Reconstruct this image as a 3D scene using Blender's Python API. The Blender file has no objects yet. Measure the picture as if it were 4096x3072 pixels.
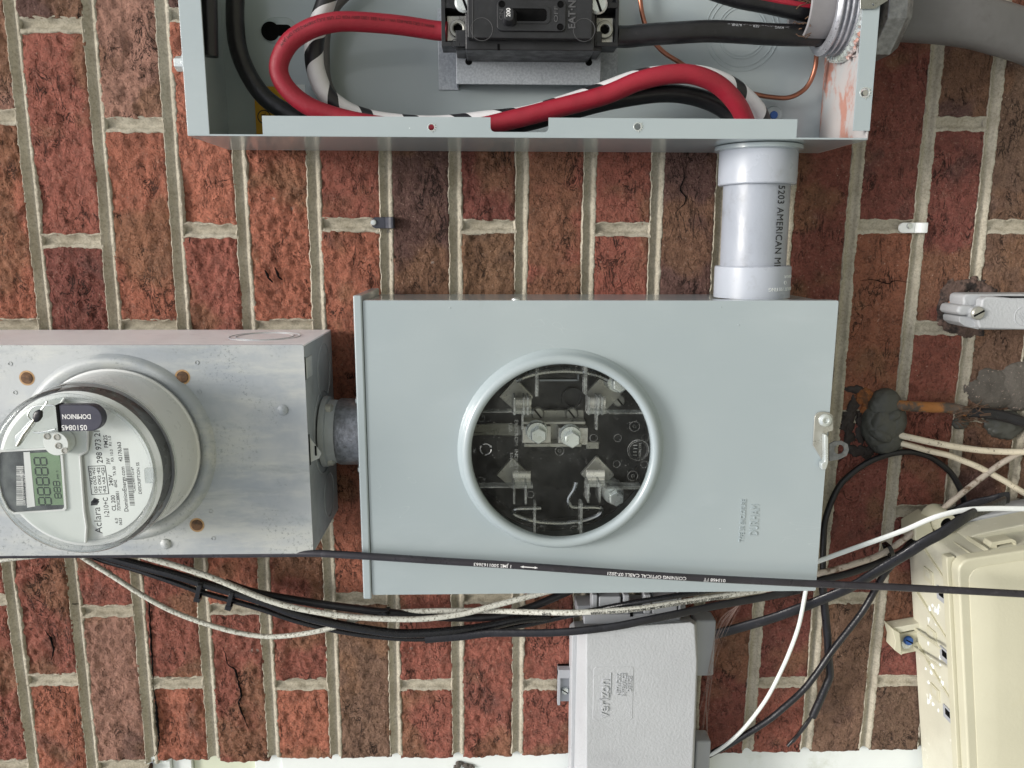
import bpy, bmesh, math, random
import numpy as np
from mathutils import Vector, Matrix, noise

# ---------------------------------------------------------------- camera, world, sun, exposure
# Wall frame in millimetres: u = to the right of the photograph (down in the world),
# v = down the photograph, d = out from the brick face towards the viewer.
WV = (0.1834, -0.0262, 0.0)
CAM = (447.9, 109.8, 790.2)
FOC = 3097.3
def _rot(w):
    w = np.array(w); t = np.linalg.norm(w); k = w/t
    K = np.array([[0,-k[2],k[1]],[k[2],0,-k[0]],[-k[1],k[0],0]])
    return np.eye(3)+np.sin(t)*K+(1-np.cos(t))*K@K
ROT = _rot(WV)
def W(p): return Vector((-p[1], -p[2], -p[0]))*0.001
def S(x, y, d):
    """point of the place at depth d that was measured at (x, y) in the survey picture"""
    r = ROT.T @ np.array([(x-2048)/FOC, (y-1536)/FOC, 1.0])
    t = (CAM[2]-d)/r[2]
    return Vector((CAM[0]+t*r[0], CAM[1]+t*r[1], d))
def wdir(r): return Vector((-r[1], r[2], -r[0]))     # (u, v, into wall) -> world

scene = bpy.context.scene
cam = bpy.data.cameras.new('camera'); camo = bpy.data.objects.new('camera', cam)
scene.collection.objects.link(camo)
ax, ay, az = wdir(ROT[0]), wdir(ROT[1]), wdir(ROT[2])
mc = Matrix((ax, -ay, -az)).transposed().to_4x4(); mc.translation = W(CAM)
camo.matrix_world = mc
cam.sensor_width = 36; cam.lens = FOC/4096*36; cam.clip_start = 0.01; cam.clip_end = 2000
scene.camera = camo

SUN_TO = Vector((0.12, -0.44, 0.89)).normalized()      # direction towards the sun
elev = math.asin(SUN_TO.z); azim = math.atan2(SUN_TO.x, SUN_TO.y)
world = bpy.data.worlds.new('World'); scene.world = world; world.use_nodes = True
wn = world.node_tree.nodes; wl = world.node_tree.links
bg = wn['Background']
sky = wn.new('ShaderNodeTexSky'); sky.sky_type = 'NISHITA'; sky.sun_disc = False
sky.sun_elevation = elev; sky.sun_rotation = azim; sky.air_density = 1.0; sky.dust_density = 4.0; sky.ozone_density = 1.0
hs = wn.new('ShaderNodeHueSaturation'); hs.inputs['Saturation'].default_value = 0.42
wl.new(sky.outputs[0], hs.inputs['Color']); wl.new(hs.outputs[0], bg.inputs[0])
bg.inputs[1].default_value = 0.118
sun = bpy.data.lights.new('sun', 'SUN'); sun.energy = 2.5; sun.angle = math.radians(17); sun.color = (1, .96, .9)
suno = bpy.data.objects.new('sun', sun); scene.collection.objects.link(suno)
suno.rotation_euler = SUN_TO.to_track_quat('Z', 'Y').to_euler(); suno.location = (0, -3, 3)
vs = scene.view_settings
vs.view_transform = 'Standard'; vs.look = 'None'; vs.gamma = 1; vs.exposure = 0.27; vs.use_curve_mapping = False
scene.cycles.max_bounces = 8; scene.cycles.transparent_max_bounces = 24
scene.cycles.caustics_reflective = False; scene.cycles.caustics_refractive = False

# ---------------------------------------------------------------- helpers
COL = scene.collection
def srgb(r, g, b):
    f = lambda c: (c/255/12.92) if c/255 <= .04045 else ((c/255+.055)/1.055)**2.4
    return (f(r), f(g), f(b), 1)

class N:
    """tiny node helper"""
    def __init__(s, name):
        s.m = bpy.data.materials.new(name); s.m.use_nodes = True
        s.t = s.m.node_tree; s.n = s.t.nodes; s.l = s.t.links; s.p = s.n['Principled BSDF']
        s.tc = None
    def coord(s, kind='Object', scale=None, rand=False):
        if s.tc is None: s.tc = s.n.new('ShaderNodeTexCoord')
        o = s.tc.outputs[kind]
        if rand:
            oi = s.n.new('ShaderNodeObjectInfo'); mm = s.n.new('ShaderNodeVectorMath'); mm.operation = 'MULTIPLY_ADD'
            s.l.new(oi.outputs['Random'], mm.inputs[0]); mm.inputs[1].default_value = (37, 19, 53); s.l.new(o, mm.inputs[2]); o = mm.outputs[0]
        if scale:
            mp = s.n.new('ShaderNodeMapping'); mp.inputs['Scale'].default_value = scale; s.l.new(o, mp.inputs[0]); o = mp.outputs[0]
        return o
    def noise(s, v, scale, detail=4, rough=.55, dist=0):
        q = s.n.new('ShaderNodeTexNoise'); q.inputs['Scale'].default_value = scale; q.inputs['Detail'].default_value = detail
        q.inputs['Roughness'].default_value = rough; q.inputs['Distortion'].default_value = dist
        s.l.new(v, q.inputs['Vector']); return q.outputs['Fac']
    def vor(s, v, scale, feat='F1', out='Distance'):
        q = s.n.new('ShaderNodeTexVoronoi'); q.feature = feat; q.inputs['Scale'].default_value = scale; s.l.new(v, q.inputs['Vector']); return q.outputs[out]
    def ramp(s, f, a, b, c0=0, c1=1):
        q = s.n.new('ShaderNodeMapRange'); q.interpolation_type = 'SMOOTHSTEP'
        q.inputs[1].default_value = a; q.inputs[2].default_value = b; q.inputs[3].default_value = c0; q.inputs[4].default_value = c1
        s.l.new(f, q.inputs[0]); return q.outputs[0]
    def math(s, op, a, b=None, c=None):
        q = s.n.new('ShaderNodeMath'); q.operation = op
        for i, x in enumerate((a, b, c)):
            if x is None: continue
            if isinstance(x, (int, float)): q.inputs[i].default_value = x
            else: s.l.new(x, q.inputs[i])
        return q.outputs[0]
    def mix(s, f, a, b, mode='MIX'):
        q = s.n.new('ShaderNodeMix'); q.data_type = 'RGBA'; q.blend_type = mode
        for i, x in ((0, f), (6, a), (7, b)):
            if isinstance(x, (int, float)): q.inputs[i].default_value = x
            elif isinstance(x, tuple): q.inputs[i].default_value = x
            else: s.l.new(x, q.inputs[i])
        return q.outputs[2]
    def set(s, k, x):
        i = s.p.inputs[k]
        if isinstance(x, (int, float, tuple)): i.default_value = x
        else: s.l.new(x, i)
    def bump(s, h, dist, strength=1.0, prev=None):
        q = s.n.new('ShaderNodeBump'); q.inputs['Distance'].default_value = dist; q.inputs['Strength'].default_value = strength
        s.l.new(h, q.inputs['Height'])
        if prev is not None: s.l.new(prev, q.inputs['Normal'])
        s.l.new(q.outputs[0], s.p.inputs['Normal']); return q.outputs[0]

def simple(name, col, rough=.5, metal=0, var=.12, vs_=60, bump=0, bs=900, coat=0, spec=.5, dirt=None, ds=40, dth=(.55, .8), rvar=.1):
    m = N(name); v = m.coord()
    n1 = m.noise(v, vs_, 5)
    c = m.mix(m.ramp(n1, .3, .7), tuple(x*(1-var) for x in col[:3])+(1,), tuple(min(1, x*(1+var)) for x in col[:3])+(1,))
    if dirt:
        n2 = m.noise(v, ds, 8, .65)
        c = m.mix(m.ramp(n2, dth[0], dth[1]), c, dirt)
    m.set('Base Color', c); m.set('Metallic', metal); m.set('Specular IOR Level', spec)
    m.set('Roughness', m.ramp(m.noise(v, vs_*2.3, 4), .3, .7, max(.02, rough-rvar), min(1, rough+rvar)))
    if coat: m.set('Coat Weight', coat); m.set('Coat Roughness', .15)
    if bump: m.bump(m.noise(v, bs, 3), bump*.001)
    return m.m

MAT = {}
# brick
m = N('fired_brick'); v = m.coord(rand=True)
oi = m.n.new('ShaderNodeObjectInfo'); base = oi.outputs['Color']
nA = m.noise(v, 18, 4, .55, .4); nB = m.noise(v, 9, 3); nF = m.noise(v, 420, 8, .72); nM = m.noise(v, 75, 7, .65)
c = m.mix(m.ramp(nA, .56, .72, 0, .6), base, (.13, .078, .072, 1))
c = m.mix(m.ramp(nB, .52, .60, 0, .65), c, (.34, .18, .10, 1))
c = m.mix(m.ramp(nM, .38, .56, .32, 0), c, (.11, .055, .042, 1))
c = m.mix(m.ramp(nM, .55, .78, 0, .35), c, (.50, .31, .23, 1))
c = m.mix(m.ramp(nF, .34, .48, .55, 0), c, (.03, .018, .016, 1))
c = m.mix(m.ramp(nF, .54, .72, 0, .5), c, (.62, .44, .34, 1))
vv = m.vor(v, 170); sp = m.math('MULTIPLY', m.ramp(vv, .0, .17, 1, 0), m.ramp(m.noise(v, 45, 2), .48, .64))
c = m.mix(m.math('MULTIPLY', sp, .85), c, (.66, .48, .38, 1))
vv2 = m.vor(v, 38); sp2 = m.math('MULTIPLY', m.ramp(m.math('ADD', vv2, m.math('MULTIPLY', nF, .16)), .12, .19, 1, 0), m.ramp(m.noise(v, 12, 2), .60, .68))
c = m.mix(m.math('MULTIPLY', sp2, .85), c, (.66, .60, .54, 1))
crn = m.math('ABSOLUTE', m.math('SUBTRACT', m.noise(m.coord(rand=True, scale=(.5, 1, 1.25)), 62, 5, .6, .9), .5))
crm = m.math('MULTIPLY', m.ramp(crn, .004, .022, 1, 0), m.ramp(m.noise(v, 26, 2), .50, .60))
c = m.mix(m.math('MULTIPLY', crm, .85), c, (.02, .012, .010, 1))  # crack lines darkened in the colour, for the shade inside them
m.set('Base Color', c); m.set('Roughness', .88); m.set('Specular IOR Level', .3)
tear = m.ramp(m.noise(m.coord(rand=True, scale=(.8, 1, 1.1)), 130, 5, .6, .3), .38, .46, 0, 1)
b1 = m.bump(nF, .0011, 1)
b2 = m.bump(m.noise(v, 230, 8, .74), .0062, 1, b1)
b3 = m.bump(tear, .0026, 1, b2)
m.bump(m.math('SUBTRACT', 1.0, crm), .0025, 1, b3)
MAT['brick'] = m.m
# mortar
m = N('lime_mortar'); v = m.coord()
n1 = m.noise(v, 30, 4); n2 = m.noise(v, 900, 6, .75)
c = m.mix(m.ramp(n1, .3, .7), srgb(182, 174, 156), srgb(204, 197, 180))
c = m.mix(m.ramp(m.noise(v, 380, 8, .75), .42, .66, .0, .5), c, srgb(122, 115, 100))
c = m.mix(m.ramp(m.noise(v, 160, 5, .7), .62, .78, 0, .6), c, srgb(118, 108, 92))
m.set('Base Color', c); m.set('Roughness', .95); m.set('Specular IOR Level', .2)
b = m.bump(m.noise(v, 480, 8, .8), .0016, 1)
MAT['mortar'] = m.m
# painted steel (grey enclosure enamel)
def paint(name, dust=False):
    m = N(name); v = m.coord()
    c = m.mix(m.ramp(m.noise(v, 7, 3), .3, .7), srgb(160, 172, 176), srgb(167, 178, 181))
    c = m.mix(m.ramp(m.noise(m.coord(scale=(1, 1, .35)), 18, 6, .7), .5, .8, 0, .35), c, srgb(182, 192, 196))
    scr = m.math('MULTIPLY', m.ramp(m.math('ABSOLUTE', m.math('SUBTRACT', m.noise(m.coord(scale=(1, 1, .3)), 20, 2, .5, 1.2), .5)), 0, .0018, 1, 0), m.ramp(m.noise(v, 11, 1), .60, .66))
    c = m.mix(m.math('MULTIPLY', scr, .3), c, srgb(196, 204, 204)); c = m.mix(m.ramp(m.noise(v, 26, 9, .75), .62, .78, 0, .3), c, srgb(140, 146, 144))
    spk = m.math('MULTIPLY', m.ramp(m.vor(v, 60), .02, .04, 1, 0), m.ramp(m.noise(v, 9, 1), .55, .6))
    c = m.mix(spk, c, srgb(225, 232, 232))
    r = .34
    if dust:
        n = m.noise(m.coord(scale=(.7, 1, 1)), 30, 10, .68, .4)
        c = m.mix(m.ramp(n, .47, .58, 0, .9), c, m.mix(m.noise(v, 200, 6), srgb(140, 66, 42), srgb(180, 108, 82)))
        c = m.mix(m.ramp(m.noise(v, 14, 3), .3, .6, .1, .35), c, srgb(205, 170, 158))
        r = .55
    m.set('Base Color', c); m.set('Roughness', r); m.set('Specular IOR Level', .5); m.set('Coat Weight', 0.0 if dust else .7); m.set('Coat Roughness', .09)
    m.bump(m.noise(v, 500, 2, .4), .0001, .25)
    return m.m
MAT['paint'] = paint('grey_enamel'); MAT['paint_dust'] = paint('grey_enamel_brick_dust', True)
# weathered galvanised
m = N('weathered_zinc'); v = m.coord()
n1 = m.noise(v, 9, 5, .6); n2 = m.noise(m.coord(scale=(1, 1, .22)), 42, 7, .68)
c = m.mix(m.ramp(n1, .38, .6), srgb(158, 165, 172), srgb(182, 186, 187))
c = m.mix(m.ramp(n2, .45, .66, 0, .7), c, srgb(198, 200, 194))
c = m.mix(m.ramp(m.noise(m.coord(scale=(1, 1, .3)), 24, 6, .7, .4), .54, .68, 0, .6), c, srgb(146, 153, 157))
c = m.mix(m.math('MULTIPLY', m.ramp(m.noise(v, 330, 6, .8), .54, .64, 0, .75), m.ramp(m.noise(v, 16, 3), .45, .62)), c, srgb(104, 112, 112))
m.set('Base Color', c); m.set('Metallic', .15); m.set('Roughness', m.ramp(n1, .3, .7, .42, .62))
m.bump(m.noise(v, 350, 4), .0002, .5); MAT['zinc'] = m.m
m = N('bright_zinc'); v = m.coord()
c = m.mix(m.ramp(m.noise(v, 500, 3), .3, .7), srgb(158, 164, 172), srgb(182, 188, 194))
c = m.mix(m.ramp(m.noise(v, 60, 6, .7), .55, .75, 0, .5), c, srgb(96, 102, 108))
m.set('Base Color', c); m.set('Metallic', .45); m.set('Roughness', .42); MAT['bright_zinc'] = m.m
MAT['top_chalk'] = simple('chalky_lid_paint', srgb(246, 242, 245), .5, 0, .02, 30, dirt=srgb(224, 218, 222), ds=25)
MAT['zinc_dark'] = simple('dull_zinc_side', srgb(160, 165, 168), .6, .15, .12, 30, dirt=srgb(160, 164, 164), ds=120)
MAT['black'] = simple('black_moulded_plastic', srgb(34, 35, 38), .38, 0, .25, 40, bump=.15, bs=1500, dirt=srgb(74, 74, 76), ds=90, dth=(.58, .85))
MAT['black_deep'] = simple('recess_shade_black', srgb(10, 10, 11), .8, 0, .2, spec=.1)  # flat black standing in for the shade inside holes, slots and gaps
MAT['black_worn_lit'] = simple('worn_lit_black', srgb(82, 82, 84), .5, 0, .2)  # worn black, also painted lighter for the highlights on raised lettering
MAT['drum'] = simple('smoky_inner_drum', srgb(96, 97, 100), .3, 0, .3, 20, dirt=srgb(120, 100, 92), ds=20)
MAT['fibre'] = simple('dry_fibre', srgb(88, 68, 54), .9, 0, .3, 200)
MAT['base_dark'] = simple('dark_socket_base', srgb(24, 25, 27), .4, 0, .4, 30, dirt=srgb(48, 48, 46), ds=30, dth=(.5, .8))
MAT['white_ink'] = simple('white_ink', srgb(225, 225, 225), .6)
MAT['black_ink'] = simple('black_ink', srgb(30, 30, 30), .6)
MAT['dark_red_ink'] = simple('worn_black_ink', srgb(70, 14, 22), .6)
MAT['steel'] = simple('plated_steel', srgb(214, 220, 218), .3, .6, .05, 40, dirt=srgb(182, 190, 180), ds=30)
MAT['dark_steel'] = simple('dull_steel', srgb(172, 172, 164), .35, .45, .12, 60, dirt=srgb(128, 124, 110), ds=60)
MAT['rod'] = simple('steel_rod', srgb(170, 172, 172), .22, 1, .1, 80)
MAT['lug'] = simple('tin_plated_lug', srgb(222, 221, 214), .32, .35, .12, 60, dirt=srgb(170, 166, 154), ds=50)
MAT['nipple'] = simple('cast_zinc', srgb(140, 142, 146), .42, .75, .25, 160, bump=.4, bs=500, dirt=srgb(90, 88, 84), ds=250)
MAT['thread'] = simple('aluminium_thread', srgb(180, 182, 188), .35, .6, .08, 100, dirt=srgb(150, 128, 120), ds=50, dth=(.6, .75))
MAT['red'] = simple('red_insulation', srgb(148, 28, 46), .5, 0, .08, 60, bump=.25, bs=500, dirt=srgb(140, 26, 48), ds=60)
MAT['cable_black'] = simple('black_cable_jacket', srgb(24, 24, 27), .38, 0, .25, 70, bump=.2, bs=600, dirt=srgb(48, 46, 48), ds=200, dth=(.58, .8))
MAT['cable_black_gloss'] = simple('glossy_black_jacket', srgb(19, 19, 22), .25, 0, .2, 70, bump=.15, bs=600)
MAT['cable_flatblack'] = simple('weathered_black_jacket', srgb(27, 27, 32), .36, 0, .25, 60, bump=.3, bs=400, dirt=srgb(74, 70, 76), ds=110, dth=(.6, .82))
MAT['cable_purple'] = simple('matte_fibre_jacket', srgb(46, 44, 50), .36, 0, .15, 60, dirt=srgb(86, 84, 90), ds=110, dth=(.55, .85))
MAT['cable_grey'] = simple('grey_service_jacket', srgb(98, 97, 97), .42, 0, .1, 20, bump=1.2, bs=40, dirt=srgb(80, 78, 76), ds=30)
MAT['sheath'] = simple('grey_inner_sheath', srgb(138, 136, 138), .42, 0, .1, 30, bump=.3, bs=100)
MAT['copper'] = simple('bare_copper', srgb(158, 106, 86), .38, .85, .25, 60, dirt=srgb(104, 62, 48), ds=60)
MAT['cable_white'] = simple('white_cable_jacket', srgb(226, 230, 228), .4, 0, .04, 60)
MAT['cable_rope'] = simple('dirty_white_jacket', srgb(206, 206, 196), .6, 0, .08, 200, bump=.6, bs=500, dirt=srgb(112, 106, 92), ds=420, dth=(.5, .66))
MAT['cable_cream'] = simple('cream_jacket', srgb(222, 212, 190), .5, 0, .05, 60, bump=.3, bs=300, dirt=srgb(88, 70, 52), ds=330, dth=(.58, .68))
MAT['cable_old'] = simple('old_coax_jacket', srgb(182, 172, 160), .6, 0, .1, 60, bump=.5, bs=400, dirt=srgb(102, 82, 66), ds=120, dth=(.48, .66))
MAT['pvc'] = simple('pvc_conduit', srgb(156, 162, 172), .4, 0, .04, 14, bump=.2, bs=200, dirt=srgb(140, 144, 150), ds=45, dth=(.5, .75))
MAT['pvc_cap'] = simple('pvc_coupling', srgb(172, 178, 188), .32, 0, .03, 14, dirt=srgb(156, 160, 166), ds=50)
MAT['nid'] = simple('grained_grey_plastic', srgb(180, 183, 186), .5, 0, .04, 12, bump=.55, bs=420, dirt=srgb(168, 170, 174), ds=30)
MAT['nid_side'] = simple('grey_tab_plastic', srgb(164, 167, 172), .5, 0, .04, 12)
MAT['beige'] = simple('beige_case_plastic', srgb(196, 193, 170), .42, 0, .03, 10, bump=.2, bs=260, dirt=srgb(196, 191, 164), ds=30)
MAT['beige_side'] = simple('beige_flank_plastic', srgb(200, 198, 180), .5, 0, .05, 20, bump=.2, bs=260, dirt=srgb(234, 232, 222), ds=70, dth=(.62, .72))
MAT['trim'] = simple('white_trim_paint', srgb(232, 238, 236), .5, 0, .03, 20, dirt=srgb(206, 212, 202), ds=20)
MAT['trim_shade'] = simple('shaded_trim_white', srgb(214, 220, 198), .5, 0, .04, 20)  # trim white tinted for the shade and reflection in the recess
MAT['putty'] = simple('duct_seal_putty', srgb(72, 73, 68), .5, 0, .12, 30, bump=2.5, bs=28, dirt=srgb(86, 85, 78), ds=25)
MAT['patch'] = simple('coarse_cement', srgb(92, 87, 81), .95, 0, .2, 60, bump=1.2, bs=300, dirt=srgb(168, 150, 138), ds=330, dth=(.60, .68))
MAT['foam'] = simple('orange_foam', srgb(140, 84, 42), .85, 0, .3, 60, bump=2, bs=120, dirt=srgb(92, 62, 42), ds=70, dth=(.45, .6))
MAT['soot'] = simple('sooty_putty', srgb(104, 84, 76), .9, 0, .3, 60, bump=2, bs=220, dirt=srgb(44, 38, 36), ds=70, dth=(.42, .6))
MAT['tar'] = simple('black_tar', srgb(40, 32, 30), .7, 0, .3, 60, bump=1.5, bs=200, dirt=srgb(70, 50, 44), ds=60)
MAT['ochre'] = simple('orange_putty', srgb(190, 116, 70), .8, 0, .2, 60, bump=1, bs=160, dirt=srgb(120, 90, 70), ds=50)
MAT['rustcable'] = simple('rust_coated_cable', srgb(96, 84, 74), .8, 0, .3, 60, bump=1.5, bs=260, dirt=srgb(160, 106, 56), ds=40, dth=(.44, .54))
MAT['rust'] = simple('rusty_iron', srgb(112, 84, 62), .85, .1, .25, 200, bump=.6, bs=600, dirt=srgb(84, 66, 54), ds=140, dth=(.45, .6))
MAT['rust_halo'] = simple('rust_bleed', srgb(186, 150, 108), .7, 0, .2, 200)
MAT['seal'] = simple('slate_seal_plastic', srgb(62, 62, 76), .45, 0, .08, 40, bump=.1)
MAT['face'] = simple('meter_faceplate', srgb(208, 214, 212), .5, 0, .02, 20)
MAT['label'] = simple('label_film', srgb(226, 231, 230), .5, 0, .01, 20)
MAT['meter_shell'] = simple('meter_base_shell', srgb(220, 222, 222), .32, 0, .03, 20)
MAT['lcd'] = simple('lcd_green', srgb(116, 140, 110), .3, 0, .1, 40)
MAT['lcd_dark'] = simple('lcd_segment', srgb(30, 44, 36), .4)
MAT['lcd_top'] = simple('smoked_window', srgb(88, 92, 92), .15, 0, .5, 60)
MAT['yellow'] = simple('yellow_sticker', srgb(196, 150, 30), .5)
MAT['blue'] = simple('blue_screw', srgb(52, 92, 160), .35, .3, .1)
MAT['clip_black'] = simple('black_clip', srgb(52, 55, 66), .5, 0, .1)
MAT['web'] = simple('dusty_cobweb', srgb(150, 130, 122), .9)
# clear plastic shells: thin, so modelled as transparent with a Fresnel sheen
def clear(name, tint, rough=.04, gl=1.0, fr=1.45, haze=0.0):
    m = N(name); m.n.remove(m.p)
    tr = m.n.new('ShaderNodeBsdfTransparent'); tr.inputs[0].default_value = tint
    g = m.n.new('ShaderNodeBsdfGlossy'); g.inputs['Roughness'].default_value = rough
    ge = m.n.new('ShaderNodeNewGeometry'); dt = m.n.new('ShaderNodeVectorMath'); dt.operation = 'DOT_PRODUCT'
    m.l.new(ge.outputs['Normal'], dt.inputs[0]); m.l.new(ge.outputs['Incoming'], dt.inputs[1])
    one = m.math('SUBTRACT', 1.0, m.math('ABSOLUTE', dt.outputs['Value']))
    fres = m.math('MULTIPLY_ADD', m.math('POWER', one, 5.0), .92, .05)
    mx = m.n.new('ShaderNodeMixShader'); out = m.n['Material Output']
    ff = m.math('MULTIPLY', fres, gl)
    m.l.new(ff, mx.inputs[0]); m.l.new(tr.outputs[0], mx.inputs[1]); m.l.new(g.outputs[0], mx.inputs[2])
    last = mx.outputs[0]
    if haze:
        df = m.n.new('ShaderNodeBsdfDiffuse'); df.inputs[0].default_value = (.55, .57, .56, 1)
        m2 = m.n.new('ShaderNodeMixShader'); v = m.coord()
        dus = m.math('MULTIPLY', m.ramp(m.vor(v, 330), .05, .13, 1, 0), m.ramp(m.noise(v, 30, 3), .42, .6))
        m.l.new(m.math('MAXIMUM', m.math('MULTIPLY', m.ramp(m.noise(v, 60, 8, .75), .35, .8), haze), m.math('MULTIPLY', dus, .55 if haze < .2 else haze)), m2.inputs[0])
        m.l.new(last, m2.inputs[1]); m.l.new(df.outputs[0], m2.inputs[2]); last = m2.outputs[0]
    m.l.new(last, out.inputs[0]); return m.m
MAT['clear'] = clear('clear_cover', (.96, .97, .96, 1), gl=.45, haze=.035)
MAT['clear_meter'] = clear('clear_meter_glass', (.97, .98, .97, 1), .03, 1.0)
MAT['clear_rim'] = clear('clear_moulded_rib', (.9, .92, .92, 1), .1, 2.0, haze=.5)
# black cable wound with white tape
def taped(name, period, duty):
    m = N(name); uvm = m.n.new('ShaderNodeUVMap'); uvm.uv_map = 'UVMap'; sx = m.n.new('ShaderNodeSeparateXYZ'); m.l.new(uvm.outputs[0], sx.inputs[0])
    v = m.coord()
    ph = m.math('ADD', m.math('DIVIDE', sx.outputs[0], period), m.math('MULTIPLY', sx.outputs[1], 1.0))
    ph = m.math('ADD', ph, m.math('MULTIPLY', m.noise(v, 14, 2), .8))
    fr = m.math('FRACT', ph); k = m.math('LESS_THAN', fr, duty)
    m.set('Base Color', m.mix(k, srgb(34, 34, 38), m.mix(m.noise(v, 60, 4), srgb(206, 206, 208), srgb(232, 232, 234))))
    m.set('Roughness', .42); m.bump(k, .0004, .6); return m.m
MAT['tape'] = taped('white_taped_cable', 42, .68)
# ---------------------------------------------------------------- geometry builder (millimetres, wall frame)
ROOTS = {}
def thing(name, label, cat, at, group=None, kind=None):
    o = bpy.data.objects.new(name, None); COL.objects.link(o); o.empty_display_size = .02
    o.location = W(at); o['label'] = label; o['category'] = cat
    if group: o['group'] = group
    return o
def tag(o, label, cat, group=None, kind=None):
    o['label'] = label; o['category'] = cat
    if group: o['group'] = group
    if kind: o['kind'] = kind
    return o
def base_of(par):
    loc = Vector((0, 0, 0))
    while par is not None: loc += par.location; par = par.parent
    return loc

class MB:
    def __init__(s): s.v = []; s.f = []; s.uv = []
    def add(s, vs_, fs, uv=None):
        b = len(s.v); s.v += [Vector(q) for q in vs_]; s.f += [tuple(i+b for i in f) for f in fs]
        s.uv += (list(uv) if uv else [(0, 0)]*len(vs_)); return s
    def box(s, u0, u1, v0, v1, d0, d1):
        return s.prism([(u0, v0), (u1, v0), (u1, v1), (u0, v1)], d0, d1)
    def prism(s, o, d0, d1, o2=None):
        n = len(o); o2 = o2 or o
        vs_ = [(a, b, d0) for a, b in o]+[(a, b, d1) for a, b in o2]
        fs = [tuple(range(n)), tuple(range(2*n-1, n-1, -1))]+[(i, (i+1) % n, n+(i+1) % n, n+i) for i in range(n)]
        return s.add(vs_, fs)
    def boxp(s, x0, y0, x1, y1, d1, d0):
        """box whose front (at depth d1) has corners measured at (x0,y0)-(x1,y1), running back to d0"""
        a = S(x0, (y0+y1)/2, d1); b = S(x1, (y0+y1)/2, d1); c = S((x0+x1)/2, y0, d1); e = S((x0+x1)/2, y1, d1)
        return s.box(a.x, b.x, c.y, e.y, d0, d1)
    def polyp(s, pts, d1, d0):
        return s.prism([tuple(S(x, y, d1)[:2]) for x, y in pts], d0, d1)
    def tube(s, pts, r, n=12, flat=None, cap=True, twist=None):
        P = pts; k = len(P); rr = r if isinstance(r, (list, tuple)) else [r]*k
        T = [(P[min(i+1, k-1)]-P[max(i-1, 0)]).normalized() for i in range(k)]
        ref = Vector((0, 0, 1)); Nv = None; vs_ = []; uv = []; L = 0
        for i in range(k):
            if i: L += (P[i]-P[i-1]).length
            if flat:
                q = ref-T[i]*ref.dot(T[i]); q = q.normalized() if q.length > .15 else Nv
            else:
                q = (Nv if Nv is not None else (ref if abs(T[i].z) < .9 else Vector((1, 0, 0))))
                q = q-T[i]*q.dot(T[i]); q.normalize()
            Nv = q; N2 = q; B = T[i].cross(q)
            tw = twist(i/(k-1)) if twist else 0
            for j in range(n):
                a = 2*math.pi*j/n
                if flat: off = N2*(math.cos(a)*flat[1])+B*(math.copysign(abs(math.sin(a))**.7, math.sin(a))*flat[0])
                else: off = N2*(math.cos(a)*rr[i])+B*(math.sin(a)*rr[i])
                if tw: off = Matrix.Rotation(tw, 3, T[i]) @ off
                vs_.append(P[i]+off); uv.append((L, j/n))
        fs = []
        for i in range(k-1):
            for j in range(n):
                fs.append((i*n+j, i*n+(j+1) % n, (i+1)*n+(j+1) % n, (i+1)*n+j))
        if cap: fs += [tuple(range(n-1, -1, -1)), tuple((k-1)*n+j for j in range(n))]
        return s.add(vs_, fs, uv)
    def lathe(s, c, axis, prof, n=48, cap=True, sx=1, sy=1):
        ax_ = Vector(axis).normalized(); t = Vector((0, 0, 1)) if abs(ax_.z) < .9 else Vector((1, 0, 0))
        A = (t-ax_*t.dot(ax_)).normalized(); B = ax_.cross(A); c = Vector(c); k = len(prof); vs_ = []
        for r, h in prof:
            for j in range(n):
                a = 2*math.pi*(j+.5)/n; vs_.append(c+ax_*h+A*(r*math.cos(a)*sx)+B*(r*math.sin(a)*sy))
        fs = [(i*n+j, i*n+(j+1) % n, (i+1)*n+(j+1) % n, (i+1)*n+j) for i in range(k-1) for j in range(n)]
        if cap: fs += [tuple(range(n-1, -1, -1)), tuple((k-1)*n+j for j in range(n))]
        return s.add(vs_, fs)
    def ring(s, c, axis, r, w, h, n=48):
        """flat annulus of width w and height h"""
        ax_ = Vector(axis).normalized(); t = Vector((0, 0, 1)) if abs(ax_.z) < .9 else Vector((1, 0, 0))
        A = (t-ax_*t.dot(ax_)).normalized(); B = ax_.cross(A); c = Vector(c); vs_ = []
        pr = [(r-w/2, 0), (r-w*.3, h), (r+w*.3, h), (r+w/2, 0)]
        for q, hh in pr:
            for j in range(n):
                a = 2*math.pi*j/n; vs_.append(c+ax_*hh+A*q*math.cos(a)+B*q*math.sin(a))
        fs = [(i*n+j, i*n+(j+1) % n, (i+1)*n+(j+1) % n, (i+1)*n+j) for i in range(3) for j in range(n)]
        return s.add(vs_, fs)
    def blob(s, c, rad, amp=.2, fr=.06, seed=0, sub=4, rot=0, minz=None):
        bm = bmesh.new(); bmesh.ops.create_icosphere(bm, subdivisions=sub, radius=1); vs_ = []
        ca, sa = math.cos(rot), math.sin(rot)
        for q in bm.verts:
            k = q.co.normalized(); nn = noise.fractal(Vector((k.x*rad[0], k.y*rad[1], k.z*rad[2]))*fr+Vector((seed, 0, 0)), .6, 2, 4)
            e = 1+amp*nn; x, y, z = k.x*rad[0]*e, k.y*rad[1]*e, k.z*rad[2]*e
            vs_.append(Vector((c[0]+x*ca-y*sa, c[1]+x*sa+y*ca, c[2]+z)))
        fs = [tuple(x.index for x in f.verts) for f in bm.faces]; bm.free(); return s.add(vs_, fs)
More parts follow.
